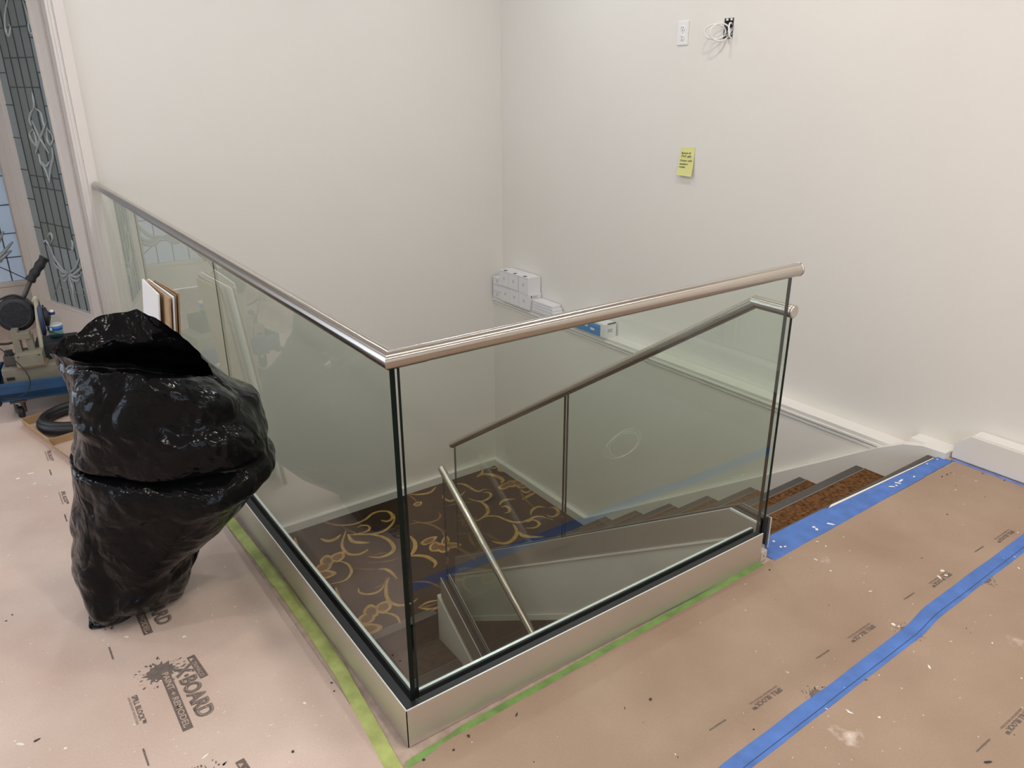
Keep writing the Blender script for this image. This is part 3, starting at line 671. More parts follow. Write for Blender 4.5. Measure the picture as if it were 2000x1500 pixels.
L2, R2 = strip(0.3, 2.74, 60, lambda x: -0.5385 + 0.018 * (x - 0.6) + (-0.003 + 0.012 * sst(x)) + 0.002 * nz(x, 3), lambda x: -0.5405 + 0.018 * (x - 0.6) + (-0.003 + 0.012 * sst(x)) + 0.002 * nz(x, 3))
bm = bmesh.new()
for i in range(60):
    bm.faces.new([bm.verts.new((*q, 0.0010)) for q in (L2[i], L2[i + 1], R2[i + 1], R2[i])])
bm_obj('tape_crease', bm, 'cartrim', tp)
L, R = strip(1.455, 2.735, 40, lambda x: (0.088 if x < 1.93 else 0.078 - 0.026 * (x - 1.93)) + 0.002 * nz(x, 4), lambda x: -0.024 + 0.016 * (x - 1.45) + 0.004 * nz(x + 4, 4))
te = tape('masking_tape', 'wide blue tape strip along the top edge of the stairs', L, R, 'bluetape', 0.0008)
bm = bmesh.new(); add_prism(bm, [(1.93, 0.079), (2.70, 0.060), (2.70, 0.064), (1.96, 0.088)], 2, 0.0, 0.0014); bm_obj('white_edge_strip', bm, 'paint_fleck', te)
L = [(2.766, 0.01 - 0.05 * i) for i in range(20)]; R = [(2.742 + 0.003 * nz(i, .7), 0.01 - 0.05 * i) for i in range(20)]
tape('masking_tape', 'faded narrow blue tape along the foot of the tall baseboard', R, L, 'bluetape2')
ys = [1.75 - 0.04 * i for i in range(46)]
xa = lambda y: -0.060 - 0.018 * max(0, 0.35 - y) / 0.35 + 0.016 * math.sin(max(0, min(1, y / 1.4)) * math.pi) + 0.003 * nz(y, 6)
tape('masking_tape', 'lime green tape strip along the left side of the railing base', [(xa(y) + 0.040 + 0.002 * nz(y, 9), y) for y in ys], [(xa(y), y) for y in ys], 'greentape')
xs = [-0.03 + 0.035 * i for i in range(42)]
def g2c(x): return -0.046 + 0.016 * min(1, max(0, (x + 0.03) / 0.15)) + 0.022 * min(1, max(0, x / 1.4)) + 0.002 * nz(x, 7)
def g2w(x): return (0.022 if x < 0.05 else 0.012 if x < 0.14 else 0.022)
tape('masking_tape', 'dark green tape strip along the right side of the railing base', [(x, g2c(x) + g2w(x) / 2) for x in xs], [(x, g2c(x) - g2w(x) / 2) for x in xs], 'greentape2')

def put_text(s, parent, x, y, ang, width, height, mat='print', z=0.0007, bold=0.0, name='printed_lettering'):
    me = text_mesh(s, width, height, bold=bold)
    c, sn = math.cos(ang), math.sin(ang)
    for v in me.vertices: v.co = Vector((x + v.co.x * c - v.co.y * sn, y + v.co.x * sn + v.co.y * c, z))
    return link(name, me, mat, parent)
def put_quad(parent, x, y, ang, x0, x1, y0, y1, mat='print', z=0.0005, name='printed_bar'):
    c, sn = math.cos(ang), math.sin(ang); bm = bmesh.new()
    bm.faces.new([bm.verts.new((x + a * c - b * sn, y + a * sn + b * c, z)) for a, b in ((x0, y0), (x1, y0), (x1, y1), (x0, y1))])
    return bm_obj(name, bm, mat, parent)
def splat(parent, x, y, r, seed, z=0.00045, clip=None):
    rnd = random.Random(seed); bm = bmesh.new(); n = 44
    vs = []
    for k in range(n):
        t = 2 * math.pi * k / n; rr = r * (0.72 + 0.16 * rnd.random() + (0.28 * rnd.random() if k % 3 == 0 else 0))
        vs.append((x + rr * math.cos(t), y + rr * math.sin(t)))
    bm.faces.new([bm.verts.new((*p, z)) for p in vs])
    for k in range(46):
        t = rnd.uniform(0, 2 * math.pi); d = r * rnd.uniform(0.95, 1.55); s = r * rnd.uniform(0.02, 0.075); e = rnd.uniform(1, 2.2)
        cx, cy = x + d * math.cos(t), y + d * math.sin(t)
        vs = []
        for q in range(6):
            u = 2 * math.pi * q / 6; a, b = s * e * math.cos(u), s * math.sin(u)
            vs.append(bm.verts.new((cx + a * math.cos(t) - b * math.sin(t), cy + a * math.sin(t) + b * math.cos(t), z)))
        bm.faces.new(vs)
    o = bm_obj('printed_splatter', bm, 'print', parent); o['kind'] = 'stuff'; return o
H = -math.pi / 2
def xboard(parent, y):
    """print block whose X starts at (.,y) and reads towards -y, top towards +x"""
    splat(parent, -0.455, y + 0.012, 0.046, int(abs(y) * 1000))
    put_quad(parent, -0.458, y + 0.005, H + 0.0, -0.005, 0.262, -0.001, 0.026, 'print', 0.0006)
    put_text('PAINT + REMODEL', parent, -0.453, y + 0.001, H, 0.247, 0.0165, 'board_light', 0.0009, 0.012)
    put_text('X·BOARD', parent, -0.420, y + 0.004, H + 0.035, 0.240, 0.046, 'print', 0.0007, 0.05)
    put_text('X·BOARD', parent, -0.4165, y + 0.001, H + 0.035, 0.234, 0.040, 'board_light', 0.0009, -0.022)
    put_text('X·BOARD', parent, -0.4150, y - 0.0005, H + 0.035, 0.231, 0.037, 'print', 0.0011, -0.030)
    put_quad(parent, -0.378, y + 0.030, H + 0.09, 0.0, 0.114, 0.0, 0.023, 'print', 0.0006)
    put_text('▲ TRIMACO', parent, -0.373, y + 0.022, H + 0.09, 0.098, 0.0125, 'board_light', 0.0009, 0.0)
def spill(parent, x, y, ang, small=True):
    put_text('SPILL BLOCK™', parent, x, y, ang, 0.125, 0.0145, 'print', 0.0007, 0.038)
    c, s = math.cos(ang), math.sin(ang); d = 0.0105
    put_text('LEAK RESISTANT PROTECTION', parent, x + d * s, y - d * c, ang, 0.118, 0.0058, 'print', 0.0007, 0.0)
PER = 0.467
for k in (0, 1, -1): xboard(bL, 0.650 + PER * k)
for y in (0.608, 0.608 + PER, 2.495, 2.026, 1.56, 0.608 - PER): spill(bL, -0.543, y, H)
def dash(parent, x, y, ang, w):
    c, sn = math.cos(ang), math.sin(ang); bm = bmesh.new(); a = 0.0; rn = random.Random(int(abs(x * 977 + y * 131)))
    while a < w:
        b = min(w, a + rn.uniform(0.003, 0.008)); h = rn.uniform(0.0038, 0.0052)
        bm.faces.new([bm.verts.new((x + p * c - q * sn, y + p * sn + q * c, 0.0007)) for p, q in ((a, 0), (b, 0), (b, h), (a, h))]); a = b + 0.0012
    return bm_obj('printed_small_line', bm, 'print', parent)
for y in (0.866, 0.395, 2.283, 1.814, 1.34): dash(bL, -0.559, y, H, 0.066)
for x in (1.414, 0.950, 1.884, 2.345): spill(bB, x, -0.4215, math.pi)
for x in (1.201, 1.677, 2.148, 0.735): dash(bB, x, -0.4095, math.pi, 0.064)
for x, s in ((1.012, 3), (1.478, 4), (1.945, 5)): splat(bB, x, -0.506, 0.030, s, 0.0004)
spill(bC, 1.418, -0.862, math.pi); spill(bC, 0.95, -0.862, math.pi); dash(bC, 1.24, -0.852, math.pi, 0.07)

# loose paint flecks and dirt
def flecks(name, label, mat, spots, seed):
    rnd = random.Random(seed); bm = bmesh.new()
    for (x, y, s) in spots:
        a = rnd.uniform(0, math.pi); e = rnd.choice((1, 1.2, 1.6, 3.0)); n = 6; z = 0.0012
        pts = [(s * e * math.cos(2 * math.pi * k / n) * rnd.uniform(0.6, 1.1), s * math.sin(2 * math.pi * k / n) * rnd.uniform(0.6, 1.1)) for k in range(n)]
        W = [(x + p[0] * math.cos(a) - p[1] * math.sin(a), y + p[0] * math.sin(a) + p[1] * math.cos(a)) for p in pts]
        A = [bm.verts.new((*p, 0.0003)) for p in W]; B = [bm.verts.new((*p, z)) for p in W]
        bm.faces.new(B)
        for k in range(n): bm.faces.new((A[k], A[(k + 1) % n], B[(k + 1) % n], B[k]))
    o = bm_obj(name, bm, mat); tag(o, label, 'debris'); o['kind'] = 'stuff'; return o
rnd = random.Random(11); S = []
while len(S) < 560:
    x, y = rnd.uniform(-1.0, -0.075), rnd.uniform(-0.2, 2.5)
    S.append((x, y, rnd.choice((0.0008, 0.001, 0.0012, 0.0016, 0.002))))
for q in ((248,1244,.005),(360,1244,.006),(128,1462,.0055),(595,1374,.0045),(60,1258,.003),(35,935,.009),(60,925,.007),(68,945,.005),(97,948,.004),(90,970,.003),(55,972,.003),(40,1454,.005),(30,1448,.004),(400,1478,.004)):
    v = on_plane(2, 0, q[0], q[1]); S.append((v.x, v.y, q[2]))
flecks('paint_flecks', 'white paint flecks spattered over the left floor board', 'paint_fleck', S, 2)
S = []
while len(S) < 200:
    x, y = rnd.uniform(0.0, 2.7), rnd.uniform(-1.3, -0.04); S.append((x, y, rnd.choice((0.0008, 0.001, 0.0015, 0.002))))
for q in ((1613,1067,.006),(1596,1058,.004),(1660,1076,.004),(1840,1115,.011),(1848,1124,.009),(1835,1128,.008),(1622,1115,.007),(1593,1093,.006),(1693,1107,.004),(1745,1220,.012),(1755,1224,.007),(1717,1401,.007),(1660,1392,.005),(1655,1388,.004),(1938,1256,.006),(1982,1088,.005),(1866,957,.006),(1456,1192,.004),(1700,1155,.004),(1783,1180,.003),(1990,1110,.006),(1995,1325,.005),(1988,1040,.005), (1815,1303,.006)):
    v = on_plane(2, 0, q[0], q[1]); S.append((v.x, v.y, q[2] * 0.62))
flecks('plaster_chips', 'white plaster chips scattered on the tan boards', 'paint_fleck', S, 3)
S = []
for q in ((1270,1366,.006),(886,1465,.004),(828,1484,.005),(915,1438,.0045),(1009,1396,.003),(1800,1090,.003),(1850,927,.0035),(1857,924,.003),(1840,931,.003),(1920,925,.003),(1962,938,.003),(1850,1005,.003),(1503,1113,.004),(24,1201,.003),(12,1213,.004),(72,1446,.004),(1928,1489,.005),(1472,1425,.003),(572,1468,.005),(648,1334,.003),(653,1350,.003)):
    v = on_plane(2, 0, q[0], q[1]); S.append((v.x, v.y, q[2]))
for k in range(60): S.append((rnd.uniform(-0.5, 2.6), rnd.uniform(-1.2, -0.05), rnd.choice((0.0008, 0.0012, 0.0018))))
flecks('dirt_specks', 'dark dirt specks scattered over the floor boards', 'dark_fleck', S, 4)
# torn plastic scuffs on the stair-edge tape
S = [(1.555, 0.056, .006), (1.545, 0.018, .006), (1.56, 0.010, .005), (1.76, 0.028, .008), (1.755, 0.012, .008), (1.83, 0.006, .006), (2.30, 0.028, .006), (2.325, 0.022, .005), (2.35, 0.030, .006), (2.38, 0.034, .006), (2.46, 0.02, .004), (2.62, 0.05, .005), (2.70, 0.045, .005)]
flecks('torn_paper_bits', 'white torn paper bits stuck on the stair-edge tape', 'paint_fleck', S, 6)

# ------------------------------------------------------------------ doors with leaded glass
FWD = Vector((math.sin(0.6184), math.cos(0.6184), 0)); RGT = Vector((math.cos(0.6184), -math.sin(0.6184), 0))
def ray_to(P0, N, x, y):
    d = RM @ Vector(((x - 1000) / 1515.87, -(y - 750) / 1515.87, -1.0)); t = (Vector(P0) - CC).dot(Vector(N)) / d.dot(Vector(N)); return CC + d * t
class Leaf:
    def __init__(s, H, d, n): s.H = Vector((*H, 0)); s.d = Vector((*d, 0)).normalized(); s.n = Vector((*n, 0)).normalized()
    def P(s, a, z, o=0.0): return s.H + s.d * a + s.n * o + Vector((0, 0, z))
    def slab(s, bm, a0, a1, z0, z1, o0, o1, mi=0):
        vs = [bm.verts.new(s.P(a, z, o)) for o in (o0, o1) for (a, z) in ((a0, z0), (a1, z0), (a1, z1), (a0, z1))]
        for f in ((0, 1, 2, 3), (7, 6, 5, 4), (0, 4, 5, 1), (1, 5, 6, 2), (2, 6, 7, 3), (3, 7, 4, 0)): bm.faces.new([vs[i] for i in f]).material_index = mi
    def part(s, name, a0, a1, z0, z1, o0, o1, mat, parent):
        bm = bmesh.new(); s.slab(bm, a0, a1, z0, z1, o0, o1); return bm_obj(name, bm, mat, parent)
    def px(s, x, y, o=0.0):
        return ray_to(s.P(0, 0, o), s.n, x, y)
# open leaf seen obliquely
A = Leaf((-0.030, 3.855), (-0.327, 0.945), (-0.945, -0.327))
WA, GA0, GA1, ZG0, ZG1 = 0.90, 0.105, 0.676, 0.235, 2.15
bm = bmesh.new()
A.slab(bm, 0.0, GA0, 0.01, 2.35, -0.02, 0.02)
A.slab(bm, GA1, 0.80, 0.01, 2.35, -0.02, 0.02)
A.slab(bm, 0.803, WA, 0.01, 2.35, -0.02, 0.02)
A.slab(bm, GA0, GA1, 0.01, ZG0, -0.02, 0.02)
A.slab(bm, GA0, GA1, ZG1, 2.35, -0.02, 0.02)
dA = struct(bm_obj('door_1', bm, 'doorwhite'), 'open white door leaf with leaded dark grey glass next to the railing')
for a0, a1, z0, z1 in ((GA0 - 0.012, GA0, ZG0 - 0.012, ZG1 + 0.01), (GA1, GA1 + 0.012, ZG0 - 0.012, ZG1 + 0.01), (GA0, GA1, ZG0 - 0.012, ZG0), (GA0, GA1, ZG1, ZG1 + 0.012)):
    A.part('glazing_bead', a0, a1, z0, z1, 0.02, 0.030, 'doorwhite', dA)
gw = GA1 - GA0; bord = 0.17 * gw
cols = [GA0, GA0 + bord] + [GA0 + bord + (gw - 2 * bord) * k / 4 for k in (1, 2, 3)] + [GA1 - bord, GA1]
rows_b = [ZG0, 0.50, 0.72, 0.90, 1.08, 1.27, 1.46, 1.64, 1.82, 2.0, ZG1]
rows_c = [ZG0, 0.62, 0.76, 0.98, 1.05, 1.56, 1.72, 1.88, ZG1]
for ci in range(6):
    rows = rows_b if ci in (0, 5) else rows_c
    for z0, z1 in zip(rows, rows[1:]):
        A.part('glass_pane', cols[ci] + (0.003 if ci else -0.012), cols[ci + 1] - (0.003 if ci < 5 else -0.012), z0 + (0.003 if z0 > ZG0 else -0.01), z1 - 0.003, -0.003, 0.003 + random.uniform(-0.001, 0.001), 'pane_border' if (ci in (0, 5) or z1 <= 0.62) else 'pane_dark', dA)
bm = bmesh.new()
for c in cols[1:-1]: A.slab(bm, c - 0.0035, c + 0.0035, ZG0, ZG1, -0.005, 0.006)
for ci in range(6):
    for z in (rows_b if ci in (0, 5) else rows_c)[1:-1]: A.slab(bm, cols[ci], cols[ci + 1], z - 0.003, z + 0.003, -0.005, 0.006)
bm_obj('lead_came', bm, 'came', dA)
ORN = [[(135,533),(141,529),(148,521),(153,509),(154,503)], [(136,536),(145,535),(153,529),(159,521),(159,513)], [(136,537),(145,540),(153,540),(159,535)], [(137,539),(144,547),(151,549),(156,545)],
 [(132,533),(124,527),(115,516),(107,504),(97,481)], [(131,535),(121,529),(111,520),(103,511)], [(131,537),(124,539),(117,535)], [(132,540),(128,548),(123,547)], [(135,539),(140,555),(143,565),(144,579),(148,595)],
 [(63,180),(67,200),(66,212)], [(66,212),(60,222),(58,236),(62,246)], [(70,212),(80,220),(84,236),(88,250)], [(62,235),(79,270),(96,300)], [(90,240),(79,270),(70,300)],
 [(64,252),(58,262),(64,276),(72,284),(70,268),(64,252)], [(92,250),(104,268),(100,282),(94,276),(92,262),(92,250)], [(76,300),(80,318),(88,328),(97,357)], [(102,288),(104,308),(99,330),(97,357)], [(82,315),(90,325),(98,315)],
 [(15,0),(10,30),(12,60),(18,70),(21,55),(17,47)], [(45,3),(55,30),(60,45),(66,62),(60,64),(56,50),(57,40)], [(94,462),(99,455),(103,465),(100,474)], [(140,468),(143,478),(142,488),(139,482)], [(97,481),(90,470),(84,476)]]
bm = bmesh.new()
for pts in ORN:
    P = spline([A.px(x, y, 0.006) for x, y in pts], 5); n = len(P)
    add_tube(bm, P, 0.01, 8, True, [0.0025 + 0.0065 * math.sin(math.pi * (0.08 + 0.84 * i / (n - 1))) for i in range(n)])
bm_obj('bevelled_ornament', bm, 'bevel_glass', dA)
bm = bmesh.new()
for a, b in (((156,555),(180,592)), ((117,541),(105,581)), ((113,560),(139,567)), ((139,567),(171,579))):
    add_tube(bm, [A.px(*a, 0.004), A.px(*b, 0.004)], 0.003, 6)
bm_obj('bright_came', bm, 'camelight', dA)
# closed leaf further back, daylight behind it
B = Leaf((on_plane(1, DY, 68, 575).x + 0.06, DY), (-1, 0), (0, -1))
def bpx(x, y): v = B.px(x, y); return (-(v.x - B.H.x), v.z)
gb = bpx(52, 545); GB0 = gb[0]; ZB0 = gb[1]
bm = bmesh.new()
B.slab(bm, 0.0, GB0, 0.01, 2.35, -0.02, 0.02); B.slab(bm, GB0 + 0.54, GB0 + 0.68, 0.01, 2.35, -0.02, 0.02)
B.slab(bm, GB0, GB0 + 0.54, 0.01, ZB0, -0.02, 0.02); B.slab(bm, GB0, GB0 + 0.54, 2.15, 2.35, -0.02, 0.02)
dB = struct(bm_obj('door_2', bm, 'doorwhite'), 'closed white door leaf with daylit blue leaded glass at far left')
B.part('glazing_bead', GB0, GB0 + 0.54, ZB0 - 0.03, ZB0, 0.02, 0.032, 'doorwhite', dB)
bl = [GB0, GB0 + 0.09] + [GB0 + 0.09 + 0.36 * k / 3 for k in (1, 2)] + [GB0 + 0.45, GB0 + 0.54]
for ci in range(5):
    rows = [ZB0, ZB0 + 0.17, ZB0 + 0.34, ZB0 + 0.54, ZB0 + 0.74, ZB0 + 0.94, ZB0 + 1.15, ZB0 + 1.35, 2.15]
    for z0, z1 in zip(rows, rows[1:]): B.part('glass_pane', bl[ci] + (0.003 if ci else -0.012), bl[ci + 1] - (0.003 if ci < 4 else -0.012), z0 + (0.003 if z0 > ZB0 else -0.01), z1 - (0.003 if z1 < 2.1 else -0.01), -0.003, 0.003, 'pane_blue', dB)
bm = bmesh.new()
for c in bl[1:-1]: B.slab(bm, c - 0.0035, c + 0.0035, ZB0, 2.15, -0.005, 0.006)
for ci in range(5):
    for z in rows[1:-1]: B.slab(bm, bl[ci], bl[ci + 1], z - 0.003, z + 0.003, -0.005, 0.006)
add_tube(bm, [B.P(GB0, ZB0, 0.004), B.P(GB0 + 0.09, ZB0 + 0.07, 0.004), B.P(GB0 + 0.27, ZB0 + 0.20, 0.004)], 0.0035, 6)
bm_obj('lead_came', bm, 'came', dB)
bm = bmesh.new()   # palmette of the closed leaf, mirrored in the railing glass
cx, cz = GB0 + 0.27, ZB0 + 0.20
for sgn in (-1, 1):
    for (dx, dz, k) in ((0.20, 0.16, 0.05), (0.24, 0.08, 0.09), (0.22, 0.02, 0.10), (0.15, -0.05, 0.07)):
        P = spline([B.P(cx, cz, 0.006), B.P(cx + sgn * dx * 0.5, cz + dz * 0.3 - k * 0.5, 0.006), B.P(cx + sgn * dx, cz + dz, 0.006)], 6); n = len(P)
        add_tube(bm, P, 0.01, 8, True, [0.005 + 0.010 * math.sin(math.pi * (0.05 + 0.9 * i / (n - 1))) for i in range(n)])
bm_obj('bevelled_ornament', bm, 'bevel_glass', dB)
kp = B.px(46, 377, 0.024)
bm = bmesh.new(); add_tube(bm, [kp + Vector((0, 0, 0.02)), kp + Vector((-0.006, -0.01, 0.0)), kp + Vector((0.004, -0.012, -0.016))], 0.006, 8); bm_obj('door_catch', bm, 'slot', dB)
# casing of the opening and vestibule shell
bm = bmesh.new(); add_box(bm, -0.002, 0.052, YB - 0.022, YB, 0.0, 2.5, 0, 0.004)
tc_ = struct(bm_obj('trim_3', bm, 'doorwhite'), 'white door casing where the railing meets the back wall')
box('jamb', -0.034, -0.004, YB + 0.01, YB + 0.165, 0.0, 2.45, 'doorwhite', tc_)
struct(box('wall_vestibule_added', 0.02, 0.12, YB + 0.12, DY + 0.1, -0.3, CEIL, 'wall'))  # unseen wall, added behind the open leaf to keep its glass dark
struct(box('wall_vestibule_left', -1.72, -1.62, YB + 0.12, DY + 0.06, -0.3, CEIL, 'wall'))
bm = bmesh.new(); add_box(bm, -1.62, 0.02, DY - 0.02, DY + 0.1, 2.36, CEIL); add_box(bm, B.H.x + 0.002, 0.02, DY - 0.02, DY + 0.1, -0.1, 2.36); add_box(bm, -1.62, B.H.x - GB0 - 0.69, DY - 0.02, DY + 0.1, -0.1, 2.36)
struct(bm_obj('wall_vestibule_back', bm, 'wall'))

# ------------------------------------------------------------------ ledge goods
LZ = -0.040
def white_box(label, x0, y0, z0, dx, dy, dz, group='small white boxes on the ledge', side_print=False, mark=True, cat='box'):
    """front face looks along -x; origin at the base"""
    t = thing('carton', label, cat, (x0 + dx / 2, y0 + dy / 2, z0), group)
    box('carton_body', x0, x0 + dx, y0, y0 + dy, z0, z0 + dz, 'boxwhite', t, 0.002)
    bm = bmesh.new()   # lid seam
    add_box(bm, x0 - 0.0006, x0, y0 + 0.003, y0 + dy - 0.003, z0 + dz - 0.009, z0 + dz - 0.0078); bm_obj('lid_seam', bm, 'greyink', t)
    if mark:
        bm = bmesh.new(); add_tube(bm, [(x0 - 0.0006, y0 + dy * 0.5 + 0.007 * math.cos(k * math.pi / 6), z0 + dz * 0.5 + 0.009 * math.sin(k * math.pi / 6)) for k in range(12)], 0.0013, 5, closed=True); bm_obj('printed_mark', bm, 'greyink', t)
        if dz > 0.1:
            bm = bmesh.new(); add_box(bm, x0 + 0.004, x0 + 0.030, y0 + dy * 0.40, y0 + dy * 0.62, z0 + dz, z0 + dz + 0.0015); bm_obj('thumb_notch', bm, 'ink', t)
    if side_print:
        bm = bmesh.new(); z = z0 + dz * 0.74
        f = bm.faces.new([bm.verts.new(c) for c in ((x0 + 0.018, y0 - 0.0006, z + 0.016), (x0 + 0.034, y0 - 0.0006, z + 0.016), (x0 + 0.026, y0 - 0.0006, z - 0.004))]); bm_obj('printed_triangle', bm, 'ink', t)
        bm = bmesh.new()
        for k, (w, zz) in enumerate(((0.045, z + 0.010), (0.036, z + 0.001))): bm.faces.new([bm.verts.new(c) for c in ((x0 + 0.040, y0 - 0.0006, zz), (x0 + 0.040 + w, y0 - 0.0006, zz), (x0 + 0.040 + w, y0 - 0.0006, zz + 0.004), (x0 + 0.040, y0 - 0.0006, zz + 0.004))])
        bm_obj('printed_lines', bm, 'greyink', t)
    return t
BX = XL - 0.030; BD = XR - BX - 0.002
for k, (w, nm) in enumerate((('bottom', 0), ('middle', 0), ('top', 0))):
    white_box('flat white carton in the wall corner, %s of its stack of three' % w, BX + 0.012, 3.545, LZ + 0.055 * k, BD - 0.014, 0.12, 0.0535, 'flat cartons in the wall corner', mark=(k != 1))
white_box('white carton of the lower row, nearest the wall corner', BX, 3.417, LZ, BD, 0.122, 0.122)
white_box('white carton of the lower row, middle one', BX - 0.001, 3.292, LZ, BD, 0.122, 0.122)
white_box('white carton of the lower row with dark triangle print on its end', BX - 0.004, 3.163, LZ, BD, 0.124, 0.122, side_print=True)
white_box('white carton of the upper row, nearest the wall corner', BX - 0.006, 3.424, LZ + 0.1225, BD, 0.122, 0.122)
white_box('white carton of the upper row, middle one', BX - 0.005, 3.300, LZ + 0.1225, BD, 0.121, 0.122)
white_box('white carton of the upper row, at the end toward the rail', BX - 0.004, 3.172, LZ + 0.1225, BD, 0.121, 0.124)
for k, (w, y0, dy) in enumerate((('lowest', 2.86, 0.29), ('second lowest', 2.88, 0.27), ('second highest', 2.90, 0.25), ('topmost', 2.92, 0.23))):
    white_box('thin white carton in the flat stack beside the cubes, %s' % w, BX + 0.012 + 0.003 * k, y0, LZ + 0.021 * k, BD - 0.028, dy, 0.0195, 'thin cartons stacked flat on the ledge', mark=False)
bb = thing('carton', 'blue and white carton seen just under the steel rail on the ledge', 'box', (2.80, 2.45, LZ))
box('carton_body', BX + 0.004, XR - 0.012, 2.315, 2.66, LZ, LZ + 0.095, 'boxwhite', bb, 0.002)
box('blue_panel', BX + 0.0032, BX + 0.0042, 2.36, 2.655, LZ + 0.003, LZ + 0.082, 'boxblue', bb)
box('open_flap', BX + 0.03, XR - 0.02, 2.312, 2.318, LZ + 0.092, LZ + 0.100, 'ink', bb)
bm = bmesh.new()
for cx_ in (0.040, 0.062):
    add_tube(bm, [(BX + cx_ + 0.008 * math.cos(k * math.pi / 6), 2.3146, LZ + 0.052 + 0.007 * math.sin(k * math.pi / 6)) for k in range(12)], 0.0012, 5, closed=True)
add_tube(bm, [(BX + 0.03, 2.3146, LZ + 0.038), (BX + 0.05, 2.3146, LZ + 0.042), (BX + 0.075, 2.3146, LZ + 0.036)], 0.0012, 5)
bm_obj('printed_drawing', bm, 'ink', bb)
for k in range(3): box('white_stroke', BX + 0.0026, BX + 0.0032, 2.42 + 0.07 * k, 2.46 + 0.07 * k, LZ + 0.03 + 0.012 * (k % 2), LZ + 0.045 + 0.012 * (k % 2), 'boxwhite', bb)

# ------------------------------------------------------------------ things on the right wall
ot = thing('wall_outlet', 'white duplex power outlet beside the open wire box', 'outlet', (XR, 1.903, 1.765))
box('cover_plate', XR - 0.006, XR, 1.863, 1.943, 1.766, 1.889, 'plastic_white', ot, 0.0025)
for zc in (1.851, 1.804):
    soc = lathe('socket', [(0.017, 0.0), (0.017, 0.0015), (0.015, 0.0025)], (XR - 0.006, 1.903, zc), 'plastic_white', ot, 20, Vector((-1, 0, 0)))
    for dy in (-0.006, 0.006): box('slot', XR - 0.0092, XR - 0.0084, 1.903 + dy - 0.0011, 1.903 + dy + 0.0011, zc, zc + 0.008, 'slot', soc)
    lathe('ground_hole', [(0.0026, 0.0), (0.0026, 0.0008)], (XR - 0.0084, 1.903, zc - 0.008), 'slot', soc, 10, Vector((-1, 0, 0)))
lathe('screw', [(0.003, 0), (0.002, 0.001)], (XR - 0.006, 1.903, 1.8275), 'chrome', ot, 10, Vector((-1, 0, 0)))
jb = thing('junction_box', 'open dark wire box recessed in the wall', 'junction box', (XR + 0.03, 1.587, 1.787))
bm = bmesh.new()
add_box(bm, XR + 0.055, XR + 0.06, hy0, hy1, hz0, hz1)
for a, b, c, d in ((hy0, hy0 + 0.003, hz0, hz1), (hy1 - 0.003, hy1, hz0, hz1), (hy0, hy1, hz0, hz0 + 0.003), (hy0, hy1, hz1 - 0.003, hz1)): add_box(bm, XR - 0.001, XR + 0.058, a, b, c, d)
bm_obj('box_shell', bm, 'junction', jb)
for y in (1.572, 1.60): box('mounting_ear', XR - 0.002, XR + 0.004, y - 0.006, y + 0.006, hz1 - 0.012, hz1 - 0.002, 'plastic_white', jb)
box('mounting_ear', XR - 0.002, XR + 0.004, 1.582, 1.594, hz0 + 0.002, hz0 + 0.012, 'plastic_white', jb)
def loop(cy, cz, ry, rz, x, tilt=0.03, a0=0.3, a1=6.0, n=26):
    out = []
    for k in range(n + 1):
        t = a0 + (a1 - a0) * k / n; out.append(Vector((x - tilt * (0.5 - 0.5 * math.cos(t)), cy + ry * math.cos(t), cz + rz * math.sin(t))))
    return out
wires = [('white cable forming the left loop out of the wire box', [Vector((XR + 0.045, 1.59, 1.85))] + loop(1.648, 1.822, -0.048, 0.036, XR - 0.006, 0.055, -0.4, 5.4) + [Vector((XR + 0.04, 1.585, 1.82))]),
         ('white cable forming the round right loop out of the wire box', [Vector((XR + 0.045, 1.58, 1.86))] + loop(1.605, 1.818, -0.034, 0.042, XR - 0.004, 0.075, -0.6, 5.2) + [Vector((XR + 0.04, 1.575, 1.82))]),
         ('short white cable hanging over the right edge of the wire box', spline([(XR + 0.04, 1.575, 1.84), (XR - 0.012, 1.567, 1.862), (XR - 0.03, 1.560, 1.835), (XR - 0.026, 1.556, 1.80), (XR - 0.010, 1.553, 1.788)], 6))]
for lb, P in wires: tag(tube('electrical_cable', P, 0.0042, 'plastic_white', None, 10), lb, 'cable', 'cables hanging from the wire box')
nt = thing('sticky_note', 'yellow lined sticky note with handwriting on the wall', 'note', (XR, 1.80, 1.07))
nw = [(1.858, 1.222), (1.752, 1.229), (1.744, 1.068), (1.856, 1.070)]
bm = bmesh.new(); rowsn = 8; grid = []
def note_pt(u, v, o=0.0):   # u 0..1 left to right, v 0..1 top to bottom
    y = (1.858 + (1.752 - 1.858) * u) * (1 - v) + (1.856 + (1.744 - 1.856) * u) * v
    z = (1.222 + 0.007 * u) * (1 - v) + (1.070 - 0.002 * u) * v
    return Vector((XR - 0.001 - 0.022 * v ** 1.6 - o, y, z))
for i in range(rowsn + 1): grid.append([[bm.verts.new(note_pt(u, i / rowsn, o)) for u in (0, 1)] for o in (0.0, 0.0004)])
for i in range(rowsn):
    for o in (0, 1): bm.faces.new((grid[i][o][0], grid[i][o][1], grid[i + 1][o][1], grid[i + 1][o][0]))
bm_obj('note_sheet', bm, 'note', nt, recalc=False)
bm = bmesh.new()
for k in range(12):
    v = 0.36 + 0.052 * k
    bm.faces.new([bm.verts.new(note_pt(u, vv, 0.0010)) for u, vv in ((0.06, v), (0.94, v), (0.94, v + 0.006), (0.06, v + 0.006))])
bm_obj('ruled_lines', bm, 'noteline', nt, recalc=False)
